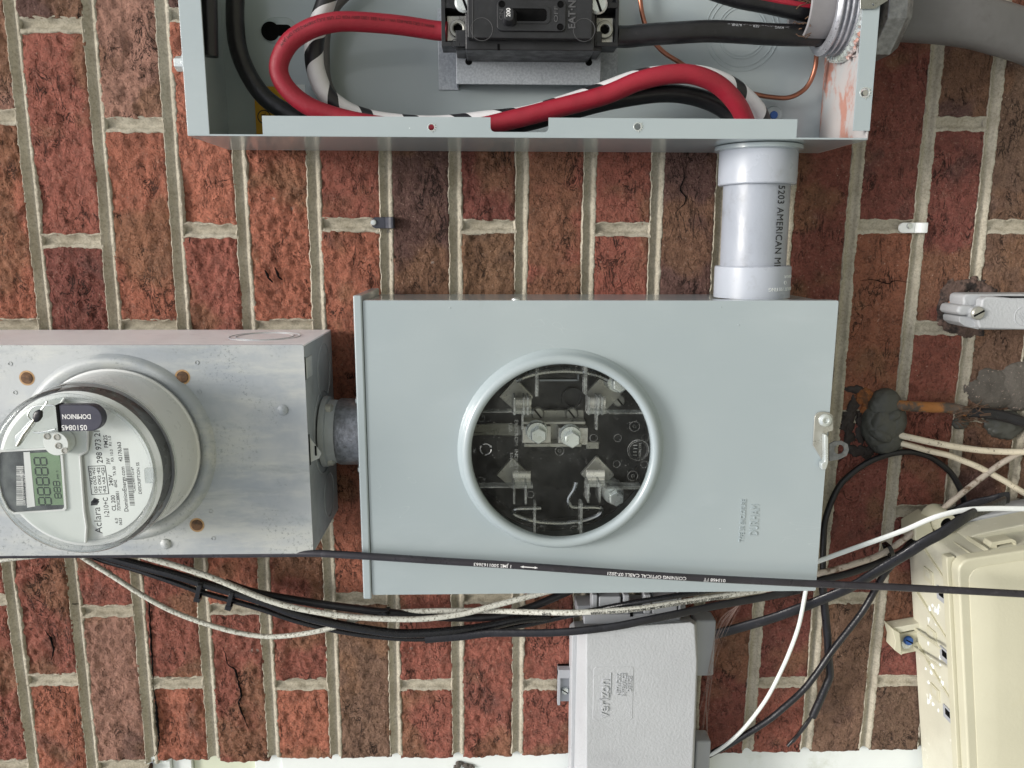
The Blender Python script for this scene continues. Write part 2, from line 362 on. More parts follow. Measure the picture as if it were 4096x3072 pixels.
    def plate(s, outlines, d0, d1):
        """sheet with holes: first outline is the rim, the rest are holes"""
        cu = bpy.data.curves.new('t', 'CURVE'); cu.dimensions = '2D'; cu.fill_mode = 'BOTH'; cu.extrude = abs(d1-d0)/2
        for o in outlines:
            sp = cu.splines.new('POLY'); sp.points.add(len(o)-1)
            for i, (a, b) in enumerate(o): sp.points[i].co = (a, b, 0, 1)
            sp.use_cyclic_u = True
        ob = bpy.data.objects.new('t', cu); me = ob.to_mesh(); mid = (d0+d1)/2
        vs_ = [(q.co.x, q.co.y, q.co.z+mid) for q in me.vertices]; fs = [tuple(p.vertices) for p in me.polygons]
        ob.to_mesh_clear(); bpy.data.objects.remove(ob); bpy.data.curves.remove(cu)
        return s.add(vs_, fs)
    def text(s, st, org, size, xd, yd, depth=.15, align='LEFT', offset=0.0, fn=None, sp=1.0, res=3, wide=1.0, fit=None):
        """raised lettering: org start of baseline, xd reading direction, yd letter-up direction"""
        cu = bpy.data.curves.new('t', 'FONT'); cu.body = st; cu.size = size; cu.align_x = align; cu.extrude = depth/2; cu.offset = offset
        cu.space_character = sp; cu.resolution_u = res
        ob = bpy.data.objects.new('t', cu); me = ob.to_mesh()
        vs_ = []
        if fit and len(me.vertices): wide = fit/max(q.co.x for q in me.vertices)
        xd, yd = Vector(xd), Vector(yd); nd = Vector((0, 0, 1))
        for q in me.vertices:
            if fn: vs_.append(fn(q.co.x*wide, q.co.y, q.co.z+depth/2))
            else: vs_.append(Vector(org)+xd*(q.co.x*wide)+yd*q.co.y+nd*(q.co.z+depth/2))
        fs = [tuple(p.vertices) for p in me.polygons]
        ob.to_mesh_clear(); bpy.data.objects.remove(ob); bpy.data.curves.remove(cu)
        return s.add(vs_, fs)
    def rotate(s, c, ang):
        ca, sa = math.cos(ang), math.sin(ang)
        for q in s.v:
            x, y = q.x-c[0], q.y-c[1]; q.x = c[0]+x*ca-y*sa; q.y = c[1]+x*sa+y*ca
        return s
    def build(s, name, mat, parent=None, bevel=0, smooth=True, ang=35, seg=2, recalc=True, color=None):
        loc = base_of(parent) if parent is not None else None
        ws = [W(q) for q in s.v]
        if loc is None:
            loc = Vector([(min(q[i] for q in ws)+max(q[i] for q in ws))/2 for i in range(3)])
        me = bpy.data.meshes.new(name); me.from_pydata([q-loc for q in ws], [], s.f)
        if any(x != (0, 0) for x in s.uv):
            ul = me.uv_layers.new(name='UVMap'); arr = np.array([s.uv[lp.vertex_index] for lp in me.loops], dtype=np.float32)
            for lp in me.polygons:      # close the seam round the tube
                li = list(lp.loop_indices); mx = max(arr[i][1] for i in li)
                if mx > .75:
                    for i in li:
                        if arr[i][1] < .25: arr[i][1] += 1
            ul.data.foreach_set('uv', arr.ravel())
        if recalc:
            bm = bmesh.new(); bm.from_mesh(me); bmesh.ops.recalc_face_normals(bm, faces=bm.faces); bm.to_mesh(me); bm.free()
        if smooth:
            me.polygons.foreach_set('use_smooth', [True]*len(me.polygons)); me.set_sharp_from_angle(angle=math.radians(ang))
        me.materials.append(MAT[mat] if isinstance(mat, str) else mat)
        o = bpy.data.objects.new(name, me); COL.objects.link(o)
        if parent is not None: o.parent = parent
        else: o.location = loc
        if bevel:
            b = o.modifiers.new('edge', 'BEVEL'); b.width = bevel*.001; b.segments = seg; b.limit_method = 'ANGLE'; b.angle_limit = math.radians(40); b.harden_normals = smooth
        if color: o.color = color
        return o

def circ(c, r, n=48): return [(c[0]+r*math.cos(2*math.pi*i/n), c[1]+r*math.sin(2*math.pi*i/n)) for i in range(n)]
def rrect(u0, u1, v0, v1, r, n=5):
    o = []
    for cx, cy, a0 in ((u1-r, v1-r, 0), (u0+r, v1-r, 90), (u0+r, v0+r, 180), (u1-r, v0+r, 270)):
        for i in range(n+1):
            a = math.radians(a0+90*i/n); o.append((cx+r*math.cos(a), cy+r*math.sin(a)))
    return o
def spline(pts, step=4.0):
    """Catmull-Rom through the points, resampled evenly"""
    P = [pts[0]*2-pts[1]]+list(pts)+[pts[-1]*2-pts[-2]]; out = []
    for i in range(1, len(P)-2):
        n = max(2, int((P[i+1]-P[i]).length/step))
        for j in range(n):
            t = j/n; a, b, c, d = P[i-1], P[i], P[i+1], P[i+2]
            out.append(.5*((2*b)+(c-a)*t+(2*a-5*b+4*c-d)*t*t+(3*b-a-3*c+d)*t**3))
    out.append(P[-2]); return out
def path(px, step=4.0): return spline([S(*q) for q in px], step)
def on_tube(pts, r, ang, s0=0.0, sgn=1, roll=0):
    """maps flat lettering onto the tube surface; ang = angle of the centre line from straight out, towards +v"""
    L = [0]
    for i in range(1, len(pts)): L.append(L[-1]+(pts[i]-pts[i-1]).length)
    def f(x, y, z):
        s_ = s0+x; k = 0
        while k < len(L)-2 and L[k+1] < s_: k += 1
        t = (s_-L[k])/(L[k+1]-L[k]); p = pts[k].lerp(pts[k+1], t); T = (pts[k+1]-pts[k]).normalized()
        q = Vector((0, 0, 1)); q = (q-T*q.dot(T)).normalized(); B = T.cross(q)      # B: in-plane normal
        a = ang+sgn*y/r; rr = r+z+.05+1.4/r
        return p+q*(math.cos(a)*rr)+B*(math.sin(a)*rr)
    return f
UP = (0, -1, 0)     # text reads up the photograph, letters' tops to the left
LF = (-1, 0, 0)
def screw(par, c, r, axis=(0, 0, 1), mat='steel', slot=True, h=1.6, name='screw', rot=.6):
    b = MB(); b.lathe(c, axis, [(r, 0), (r, h*.5), (r*.8, h), (r*.3, h*1.08)], 20); o = b.build(name, mat, par)
    if slot and abs(axis[2]) > .5:
        q = MB(); q.box(c[0]-r*.85, c[0]+r*.85, c[1]-r*.13, c[1]+r*.13, c[2]+h*.9, c[2]+h*1.14); q.rotate(c, rot); q.build('slot', 'black_deep', o)
    return o
def hexbolt(par, c, r, h, axis=(0, 0, 1), mat='steel', washer=True):
    b = MB()
    if washer: b.lathe(c, axis, [(r*1.35, 0), (r*1.35, h*.2)], 24)
    b.lathe(c, axis, [(r, h*.2), (r, h*.9), (r*.88, h)], 6)
    return b.build('hex_bolt', mat, par, bevel=.25)

# ---------------------------------------------------------------- ground, out of view, put in for bounce light and reflections
g = MB(); n = 24
for i in range(n+1):
    for j in range(n+1):
        pass
gm = bpy.data.meshes.new('ground'); gm.from_pydata([(-300, -300, -1.9), (300, -300, -1.9), (300, 300, -1.9), (-300, 300, -1.9)], [], [(0, 1, 2, 3)])
mg = N('pale_bounce_ground'); vg = mg.coord(); mg.set('Base Color', mg.mix(mg.noise(vg, 3, 8, .7), srgb(124, 126, 108), srgb(164, 162, 150))); mg.set('Roughness', .95)
gm.materials.append(mg.m); go = bpy.data.objects.new('ground', gm); COL.objects.link(go); go['kind'] = 'structure'; go['label'] = 'unseen pale ground at the foot of the house, toned for bounce light'

# ---------------------------------------------------------------- brick wall
BED = {-1: (-139, 125), 0: (146, 363), 1: (433, 602), 2: (713, 852), 3: (977, 1093), 4: (1265, 1343), 5: (1547, 1584), 6: (1823, 1832), 7: (2085, 2069), 8: (2353, 2305),
       9: (2620, 2535), 10: (2877, 2765), 11: (3140, 2992), 12: (3401, 3225), 13: (3669, 3461), 14: (3915, 3692)}
ULN = {}
for k, (a, b) in BED.items():
    p, q = S(a, 1000, 0), S(b, 2998, 0); ULN[k] = (p.x, p.y, (q.x-p.x)/(q.y-p.y))
for k in list(range(-6, -1))+list(range(15, 20)):
    j = -1 if k < 0 else 14; u, v0, sl = ULN[j]; ULN[k] = (u+(k-j)*66.8, v0, sl)
def bedu(k, v): u, v0, sl = ULN[k]; return u+(v-v0)*sl
V_END = S(2000, 3030, 0).y
def hv(k, y): return S(bed_px(k), y, 0).y
def bed_px(k):
    a = BED.get(k) or (0, 0); return (a[0]+a[1])/2
HEADS = {-1: [470, 1303, None, 2723], 0: [99, 965, None, 2447, 3068], 1: [500, 1305, None, 2735], 2: [65, 923, None, 2438], 3: [None, 1305, None, 2741], 4: [None, 900, None, 2396],
         5: [None, None, None, 2741], 6: [None, 905, None, 2394], 7: [None, None, None, 2739], 8: [None, 918], 11: [None, None, None, 2730], 12: [None, 905, None, 2394],
         13: [495, 1314, 2045, 2723], 14: [None, 907]}
BL = 198.9; V13 = S(3780, 495, 0).y
def head_list(c):
    odd = c % 2 == 1
    dv = lambda i: V13+BL*i-(0 if odd else BL/2)
    out = []
    for i in range(-2, 8):
        lst = HEADS.get(c, []); x = None
        if 0 <= i < len(lst) and lst[i] is not None:
            xm = sum(BED.get(c, (0, 0)))/2+120; x = S(max(-200, xm), lst[i], 0).y
        out.append(x if x is not None else dv(i)+random.Random(c*31+i).uniform(-3, 3))
    return out
BC = dict(o=srgb(182, 114, 92), r=srgb(160, 97, 83), d=srgb(138, 82, 73), m=srgb(110, 82, 76), b=srgb(138, 108, 90), n=srgb(120, 96, 80), p=srgb(168, 126, 110), k=srgb(150, 97, 76))
# colours down each course, starting with the brick that ends at head index 0
COLS = {-2: 'ror rmp', -1: 'poorop', 0: 'mrdrpno', 1: 'poorork', 2: 'mororbr', 3: 'moororr', 4: 'rroobrr', 5: 'rmmrrkb', 6: 'mdndrrd', 7: 'krrrrrd', 8: 'drrrrdn', 9: 'rmmrdkr',
        10: 'drrddrk', 11: 'kdddrnk', 12: 'kdkdbrk', 13: 'mdrdnkk', 14: 'knbmrkr', 15: 'drnbmdr', 16: 'rdnkmdr'}  # own brick tones plus some light falloff: brighter left, darker right
wall = thing('brick_wall', 'red brick house wall with tooled pale mortar joints, behind all the boxes and cables', 'wall', (450, 300, 0))
mesh_rng = random.Random(5)
heads_all = {}
def brick_mesh(c, u0f, u1f, v0, v1, seed, rough, col):
    lv = v1-v0
    nu = 27; nv = max(8, int(lv/2.05)); vs_ = []; fs = []
    gx, gy = seed*13.7, seed*7.1
    for j in range(nv+1):
        tj = j/nv
        for i in range(nu+1):
            ti = i/nu; v = v0+lv*tj; ul, ur = u0f(v), u1f(v); u = ul+(ur-ul)*ti
            e = min(ti*(ur-ul), (1-ti)*(ur-ul), tj*lv, (1-tj)*lv)
            pn = Vector((u*.05+gx, v*.05+gy, seed))
            if i in (0, nu): u += noise.noise(pn*4)*1.1
            if j in (0, nv): v += noise.noise(pn*4+Vector((9, 0, 0)))*1.1
            big = noise.fractal(Vector((u*.035+gx, v*.02+gy, seed)), .8, 2, 5)
            med = noise.fractal(Vector((u*.15+gx, v*.11+gy, seed+3)), .7, 2, 5)
            rid = max(0, .16-abs(noise.noise(Vector((u*.05+gx, v*.022+gy, seed+8)))))/.16
            fine = noise.fractal(Vector((u*.40+gx, v*.34+gy, seed+5)), .6, 2, 3)
            chip = max(0, noise.noise(Vector((u*.022+gx, v*.014+gy, seed+6)))-.18)*rough*5
            dd = big*1.4*rough+med*1.3*rough+fine*.4*rough-chip-rid**2*2.2*max(0, rough-.9)*(.5+.5*noise.noise(pn))
            edge = max(0, 1-e/2.6); dd -= edge*edge*1.6
            vs_.append((u, v, dd-.3))
    w = nu+1
    for j in range(nv):
        for i in range(nu): fs.append((j*w+i, j*w+i+1, (j+1)*w+i+1, (j+1)*w+i))
    rim = [i for i in range(w)]+[j*w+nu for j in range(1, nv+1)]+[nv*w+i for i in range(nu-1, -1, -1)]+[j*w for j in range(nv-1, 0, -1)]
    b0 = len(vs_)
    for i in rim: vs_.append((vs_[i][0], vs_[i][1], -14))
    for i in range(len(rim)):
        a, b = rim[i], rim[(i+1) % len(rim)]; fs.append((a, b, b0+(i+1) % len(rim), b0+i))
    mb = MB(); mb.add(vs_, fs)
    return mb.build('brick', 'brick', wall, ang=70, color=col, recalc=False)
JW = 5.7
mort = MB()
def strip(pts, side, hw, seed, wv=1.0):
    """mortar joint along pts; side = unit vector across"""
    prof = [(-1.32, -3.5), (-1.12, -.7), (-1.0, -.2), (-.88, -1.1), (-.62, -3.0), (-.25, -4.7), (.12, -5.0), (.36, -3.9), (.52, -1.9), (.62, -1.0), (.78, -.7), (.95, -.25), (1.12, -.6), (1.32, -3.5)]
    vs_ = []; k = len(prof)
    for i, p in enumerate(pts):
        w = hw*(1+.09*noise.noise(p*.03+Vector((seed, 0, 0))))
        ll = 1+.10*noise.noise(p*.02+Vector((seed, 4, 9)))+.15*noise.fractal(p*.10+Vector((seed, 4, 0)), .5, 2.3, 5); lr = 1+.10*noise.noise(p*.02+Vector((seed, 4, 29)))+.15*noise.fractal(p*.10+Vector((seed, 8, 3)), .5, 2.3, 5)
        for t, dd in prof:
            e = (ll if t < 0 else lr) if abs(t) > .8 else 1
            nz = noise.fractal(Vector((p.x+side.x*t*hw, p.y+side.y*t*hw, seed))*.35, .6, 2, 3)*(.9 if t > .6 or t < -.85 else .14)
            q = p+side*(t*w*e); vs_.append((q.x, q.y, dd+nz))
    fs = [(i*k+j, i*k+j+1, (i+1)*k+j+1, (i+1)*k+j) for i in range(len(pts)-1) for j in range(k-1)]
    mort.add(vs_, fs)
VTOP = -330; 
for c in range(-5, 18):
    hs_ = head_list(c); heads_all[c] = hs_
    vend = V_END+random.Random(c).uniform(-2, 2) if c >= 1 else 1000
    seq = COLS.get(c, 'rdrkrdr')
    ext = [VTOP]+[h for h in hs_ if VTOP+20 < h < vend-18]+[vend]
    for i in range(len(ext)-1):
        a = ext[i]+(JW if i else 0); last = i == len(ext)-2
        b = ext[i+1]-(0 if last else JW)
        idx = sum(1 for h in hs_[2:] if h <= (a+b)/2); ch = seq[min(idx, len(seq)-1)]
        rg = random.Random(c*97+i*13); col = BC.get(ch, BC['r']); f = rg.uniform(1.08, 1.34); col = tuple(x*f for x in col[:3])+(1,)
        rough = (1.5 if c < 4 else (1.1 if c < 8 else .6))*rg.uniform(.75, 1.25)
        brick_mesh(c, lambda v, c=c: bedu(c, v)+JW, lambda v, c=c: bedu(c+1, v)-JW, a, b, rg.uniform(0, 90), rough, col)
    for h in ext[1:-1]:
        u0, u1 = bedu(c, h)+JW-1, bedu(c+1, h)-JW+1; n = 26
        strip([Vector((u0+(u1-u0)*i/n, h+.6*math.sin(i*.7+c), 0)) for i in range(n+1)], Vector((0, 1, 0)), JW+.6, c*3.3+h)
for k in range(-5, 18):
    vend = V_END-4 if k >= 2 else (V_END+2 if k == 1 else 1000)
    n = int((vend-VTOP)/1.5)
    strip([Vector((bedu(k, VTOP+(vend-VTOP)*i/n), VTOP+(vend-VTOP)*i/n, 0)) for i in range(n+1)], Vector((1, 0, 0)), JW+.35, k*7.7)
mort.add([(bedu(-5, 0)-80, VTOP, -8), (bedu(17, 0)+60, VTOP, -8), (bedu(17, 0)+60, V_END-6, -8), (bedu(-5, 0)-80, V_END-6, -8)], [(0, 1, 2, 3)])
mort.add([(bedu(-5, 0)-80, V_END-6, -8), (bedu(1, V_END)-7, V_END-6, -8), (bedu(1, V_END)-7, 1000, -8), (bedu(-5, 0)-80, 1000, -8)], [(0, 1, 2, 3)])
mort.build('mortar', 'mortar', wall, recalc=False, ang=75)
def crack(name, pts, r, d=-.2):  # black tube drawn for the shade inside a crack
    P_ = spline([S(x, y, d) for x, y in pts], 2.5); rg = random.Random(len(pts)); n = len(P_)
    P_ = [p+Vector((rg.uniform(-.5, .5), rg.uniform(-.3, .3), 0)) for p in P_]
    MB().tube(P_, [r*(.25+.75*math.sin(math.pi*i/(n-1)))*rg.uniform(.5, 1.2) for i in range(n)], 6).build(name, 'black_deep', wall)
crack('mortar_crack', [(590, 2380), (597, 2440), (604, 2560), (612, 2700), (611, 2738)], 1.3)
crack('mortar_crack', [(612, 2745), (622, 2800), (630, 2900), (636, 2960), (628, 3005), (618, 3024)], 1.5)
crack('brick_crack', [(893, 2586), (914, 2660), (940, 2676), (954, 2734), (967, 2781), (955, 2809), (977, 2873), (995, 2915)], 1.3, .4)
crack('brick_crack', [(180, 2520), (205, 2560), (214, 2600), (204, 2640)], 1.1, .6)
crack('brick_crack', [(1060, 1080), (1075, 1110), (1090, 1130)], 1.6, .8)
crack('brick_crack', [(1100, 1070), (1115, 1105), (1128, 1120)], 1.6, .8)
crack('brick_crack', [(2726, 650), (2738, 700), (2722, 760), (2745, 800), (2700, 850)], .9, .3)
crack('brick_crack', [(3425, 1122), (3500, 1120), (3552, 1136), (3580, 1122), (3640, 1130)], .6, .3)
crack('mortar_crack', [(272, 2419), (300, 2416), (330, 2417)], .5, -2)

# white casing beside the brick edge
uh = bedu(1, V_END)
tr = thing('window_casing', 'white painted casing board below the ragged brick edge, along the bottom of the photo', 'trim board', (400, V_END+20, -20))
x1 = S(1125, 3050, -10).x
MB().box(x1, S(3718, 3050, -10).x, V_END-12, V_END+160, -60, -11).build('face_board', 'trim', tr, bevel=1)
MB().box(S(1015, 3050, -10).x, x1-.4, V_END-12, V_END+160, -60, -14).build('inner_strip', 'trim', tr, bevel=1)
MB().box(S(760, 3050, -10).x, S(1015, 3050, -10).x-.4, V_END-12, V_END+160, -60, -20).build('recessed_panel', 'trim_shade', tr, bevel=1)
MB().box(S(682, 3050, -10).x, S(760, 3050, -10).x-.4, V_END-12, V_END+160, -60, -15).build('inner_strip', 'trim', tr, bevel=1)
MB().box(uh-4, S(682, 3050, -10).x-.4, V_END-12, V_END+160, -60, -10).build('head_strip', 'trim', tr, bevel=1)
q = MB()
for i in range(9): 
    rg = random.Random(i); cc = S(2330-480+rg.uniform(-35, 45), 3062+rg.uniform(-12, 8), -9); q.blob(cc, (rg.uniform(2, 5), rg.uniform(1.5, 4), 1.5), .5, .3, i, 2)
q.build('plaster_splash', 'patch', tr)
q = MB()
for i in range(8):
    rg = random.Random(50+i); cc = S(600+rg.uniform(-18, 70), 3030+rg.uniform(-10, 12), -6); q.blob(cc, (rg.uniform(3, 7), rg.uniform(2, 5), 3), .5, .25, i, 2)
q.build('caulk_bead', 'trim', tr)
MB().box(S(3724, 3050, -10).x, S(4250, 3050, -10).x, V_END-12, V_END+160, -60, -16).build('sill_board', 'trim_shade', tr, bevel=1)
# ---------------------------------------------------------------- open disconnect enclosure (upper)
DF = 111
eU0, eU1 = S(733, 300, DF).x, S(3497, 300, DF).x; eI0, eI1 = S(823, 300, DF).x, S(3431, 300, DF).x
eV = S(2048, 551, DF).y; eT = eV-300
en = thing('disconnect_enclosure', 'open grey steel breaker enclosure without its cover, at the top of the photo', 'electrical box', (460, -100, 10))
MB().box(eU0, eU1, eT, eV, 8, 9.6).build('back_panel', 'paint', en, bevel=.5)
MB().box(eU0, eU0+1.6, eT, eV, 9.7, DF-1.7).build('side_wall', 'paint', en, bevel=.3)
w = MB().box(eU1-1.6, eU1, eT, eV, 9.7, DF-1.7).build('side_wall', 'paint_dust', en, bevel=.3); w['label'] = 'side wall smeared with brick dust'
MB().box(eU0+1.7, eU1-1.7, eV-1.6, eV, 9.7, DF-.1).build('side_wall', 'paint', en, bevel=.4)
MB().box(eU0+1.7, eU1-1.7, eT, eT+1.6, 9.7, DF-1.7).build('side_wall', 'paint', en, bevel=.3)
MB().box(eU0, eI0, eT, eV, DF-1.6, DF).build('front_flange', 'paint', en, bevel=.5)
e2 = S(3450, 523, DF).y
hc = S(3072+837/2.16, 800/2.16, DF)
fl = MB().plate([[(eI1, eT), (eU1, eT), (eU1, e2), (eI1, e2)], circ(hc, 3.6, 24)], DF-1.6, DF).build('front_flange', 'paint', en, bevel=.4)
lt = S(2048, 469.5, DF).y; nb = S(2048, 528, DF).y
la, lb = S(1050, 510, DF).x, S(3188, 510, DF).x; na, nbx = S(1962, 500, DF).x, S(2194, 500, DF).x
out = [(la, eV-.3), (la, lt), (na, lt), (na, nb-3), (na+1, nb-1), (na+3, nb), (nbx-3, nb), (nbx-1, nb-1), (nbx, nb-3), (nbx, lt), (lb, lt), (lb, eV-.3)]
h1, h2 = S(1024+1515/2.16, 1100/2.16, DF), S(2048+1085/2.16, 1095/2.16, DF)
MB().plate([out, circ(h1, 2.5, 20), circ(h2, 2.8, 20)], DF-1.5, DF).build('front_lip', 'paint', en, bevel=.5)
for h, r in ((h1, 2.9), (h2, 3.2), (hc, 4.0)):
    b = MB()
    b.ring((h.x, h.y, DF), (0, 0, 1), r, 1.0, .45, 24)
    for i in range(5): a = i*.5-.8; b.prism([(h.x+r*math.cos(a), h.y+r*math.sin(a)), (h.x+(r+2.2)*math.cos(a+.1), h.y+(r+2.0)*math.sin(a+.1)), (h.x+(r+.6)*math.cos(a+.3), h.y+(r+.6)*math.sin(a+.3))], DF, DF+.3)
    b.build('screw_hole', 'steel', en)
b = MB(); b.lathe((hc.x+1, hc.y, DF-4), (0, 0, 1), [(2.4, 0), (2.4, 3.4), (1.2, 3.4)], 20); b.build('screw', 'dark_steel', en)
kc = S(2969, 128, 9.6)
for r in (35.5, 31.5, 24, 21.5):
    MB().ring((kc.x, kc.y, 9.5), (0, 0, 1), r, .9, .55, 72).build('knockout_ring', 'paint', en)
kc = S(1117, 122, 9.6)
MB().prism(rrect(kc.x-16, kc.x+17, kc.y-12, kc.y+12, 11.5, 10), 9.5, 10.6, rrect(kc.x-14, kc.x+15, kc.y-10, kc.y+10, 9.5, 10)).build('mounting_emboss', 'paint', en)
MB().prism(rrect(kc.x-12, kc.x+12, kc.y-5, kc.y+5, 4.8, 8), 10.5, 10.9).build('keyhole', 'black_deep', en)
MB().lathe((kc.x-8, kc.y+1, 10.6), (0, 0, 1), [(8.5, 0), (8.5, .7), (7, .8)], 24).build('keyhole', 'black_deep', en)
kc = S(3092, 462, 9.6)
MB().lathe((kc.x, kc.y, 9.6), (0, 0, 1), [(9, 0), (8, 2), (5, 2.2)], 24).build('mounting_emboss', 'paint', en)
MB().lathe((kc.x, kc.y, 11.6), (0, 0, 1), [(4, 0), (3.5, 1.6)], 20).build('anchor_plug', 'blue', en)
bc = S(706, 252, 104); hexbolt(en, (eU0-.2, bc.y, 101), 6.2, 9, (-1, 0, 0), 'steel')
# yellow warning sticker and white label on the back panel
ya = S(1015, 345, 10); yb = S(1172, 570, 10)
st = MB().box(ya.x, yb.x, ya.y, yb.y, 9.6, 10).build('yellow_sticker', 'yellow', en)
b = MB(); cc = S(1024+70/2.16, 1010/2.16, 10); b.ring((cc.x, cc.y, 10), (0, 0, 1), 6, 1, .2, 30); b.text('us', (cc.x+7, cc.y-6, 10.1), 6, UP, LF); b.text('UL', (cc.x+1.5, cc.y+3, 10.1), 6, UP, LF)
b.text('MARKED', (cc.x+16, cc.y+6, 10.1), 5, UP, LF); b.build('print', 'black_ink', st)
ya = S(1168, 338, 10); yb = S(1222, 402, 10)
st = MB().box(ya.x, yb.x, ya.y, yb.y, 9.6, 9.9).build('white_sticker', 'label', en)
b = MB(); b.text('nt to', (yb.x-8, yb.y-1, 10), 3.6, UP, LF); b.build('print', 'black_ink', st); b = MB(); b.text('. No', (yb.x-3, yb.y-2, 10), 3.6, UP, LF); b.build('print', 'black_ink', st)
# galvanised clip over the right flange
b = MB(); b.polyp([(3441, -60), (3441, 36), (3498, 35), (3552, 2), (3556, -60)], DF+2, DF+.3); b.polyp([(3490, 14), (3498, 8), (3510, 8), (3510, 11), (3500, 12), (3498, 22)], DF+3, DF+2)
b.build('steel_clip', 'rod', en, bevel=.3)
sd = S(3402, 395, 95)

# ---------------------------------------------------------------- circuit breaker
zb = lambda x, y, d: S(1700+x/2.458, y/2.458, d)
def zbox(b, x0, y0, x1, y1, d1, d0): return b.boxp(1700+x0/2.458, y0/2.458, 1700+x1/2.458, y1/2.458, d1, d0)
cb = thing('circuit_breaker', 'black moulded case circuit breaker with 200 on its handle, mounted inside the open box', 'circuit breaker', (440, -50, 12))
b = MB(); zbox(b, 415, -200, 1650, 378, 88, 32); b.build('body', 'black', cb, bevel=1.2)
b = MB(); zbox(b, 395, -200, 1672, 494, 78, 32); b.build('shoulder', 'black', cb, bevel=1.2)
for x0, x1, lx0, lx1, bx in ((160, 412, 215, 408, (325, 290)), (1672, 1905, 1684, 1850, (1762, 300))):
    left = x0 < 500
    b = MB(); zbox(b, x0, -60, x1, 455, 46, 32)
    zbox(b, x0, -60, x0+(38 if left else 16), 455, 70, 46.2); zbox(b, x1-(4 if left else 34), -60, x1, 440, 68, 46.2)
    zbox(b, x0+38 if left else x0+10, 412, x1-5, 455, 70, 46.2); zbox(b, x0+20, 20, x1-8, 78, 69, 46.2)
    b.build('terminal_bay', 'black', cb, bevel=.7)
    q = MB(); zbox(q, lx0, 155 if left else 175, lx1, 404 if left else 424, 60, 46.2); lug = q.build('terminal_lug', 'lug', cb, bevel=.6)
    c_ = zb(*bx, 60); q = MB()
    q.lathe((c_.x, c_.y, 58), (0, 0, 1), [(7.6, 0), (7.6, 5.5), (7.0, 6.6), (5.2, 6.8), (4.2, 6.4)], 32, cap=False)
    q.lathe((c_.x, c_.y, 58), (0, 0, 1), [(4.3, 6.5), (4.3, 2.5), (.1, 2.2)], 6, cap=False); q.build('hex_socket_bolt', 'dark_steel', lug, ang=25); MB().lathe((c_.x, c_.y, 61.5), (0, 0, 1), [(4.1, 0), (.1, .1)], 6, cap=False).build('hex_socket', 'black_deep', lug)
    for yy in ((430, 0) if left else (25,)): 
        cc = zb(295 if left else 1770, yy+2 if yy else 25, 70); MB().ring((cc.x, cc.y, 70), (0, 0, 1), 3.6 if yy else 5, .6, .3, 20).build('mould_mark', 'black', cb)
for bx in ((385, 22), (1702, 38)):
    c_ = zb(*bx, 80); screw(cb, (c_.x, c_.y, 78), 8.2, mat='steel', h=3, rot=1.2)
# lower skirt of the case, seen from below
b = MB(); zbox(b, 300, 300, 1740, 494, 66, 32); b.build('lower_case', 'black', cb, bevel=.8)
fa, fb = zb(705, 0, 90), zb(1385, 312, 90)
MB().prism(rrect(fa.x, fb.x, fa.y-.5, fb.y, 4), 88, 90.4, rrect(fa.x+.4, fb.x-.4, fa.y, fb.y-.4, 4)).build('handle_plate', 'black', cb, bevel=.3)
sa, sb_ = zb(780, 75, 90.4), zb(1215, 220, 90.4)
b = MB(); b.plate([rrect(sa.x-1.2, sb_.x+1.2, sa.y-1.2, sb_.y+1.2, 4), rrect(sa.x+.6, sb_.x-1.6, sa.y+.6, sb_.y-.6, 3)], 90.3, 91.2); b.build('slot_rim', 'black', cb, bevel=.3)
MB().prism(rrect(sa.x+.6, sb_.x-1.6, sa.y+.6, sb_.y-.6, 3), 90.3, 90.6).build('handle_slot', 'black_deep', cb)
ha, hb = zb(780, 72, 103), zb(872, 205, 103)
hd = MB().prism(rrect(ha.x-1, hb.x+3, ha.y-1, hb.y+1, 3), 90.6, 103, rrect(ha.x, hb.x, ha.y, hb.y, 3.2)).build('toggle_handle', 'black', cb, bevel=.8)
p_ = zb(838, 167, 103.1); MB().text('200', p_, 4.7, UP, LF, .2, fit=6.9, offset=.07).build('rating_number', 'white_ink', hd)
em = MB()
p_ = zb(768, 196, 90.4); em.text('ON', p_, 4.8, UP, LF, .5, fit=8.1); em.build('raised_lettering', 'black_worn_lit', cb); em = MB(); p_ = zb(1305, 222, 90.4); em.text('OFF', p_, 4.8, UP, LF, .5, fit=13)
em.build('raised_lettering', 'black_worn_lit', cb)
em = MB(); p_ = zb(1474, 286, 88); em.text('EAT\u00b7N', p_, 8.6, UP, LF, .7, offset=.22, fit=22.6); em.build('raised_logo', 'black_worn_lit', cb)
for x, y in ((755, 40), (1332, 42), (1328, 264)):
    c_ = zb(x, y, 90.4); q = MB(); q.ring((c_.x, c_.y, 90.4), (0, 0, 1), 2.4, .8, .4, 20); q.lathe((c_.x, c_.y, 90.4), (0, 0, 1), [(2.0, 0), (2.0, .12)], 20); q.build('rivet_hole', 'black_deep', cb)
for x, y in ((558, 288), (1565, 295)):
    c_ = zb(x, y, 88); MB().ring((c_.x, c_.y, 88), (0, 0, 1), 9.2, .5, .3, 40).build('mould_mark', 'black_worn_lit', cb)
b = MB(); zbox(b, 463, -20, 469, 380, 88.6, 88); b.build('worn_edge', 'black_worn_lit', cb)
b = MB(); zbox(b, 712, 432, 735, 492, 78.3, 77); b.build('vent_slot', 'black_deep', cb)
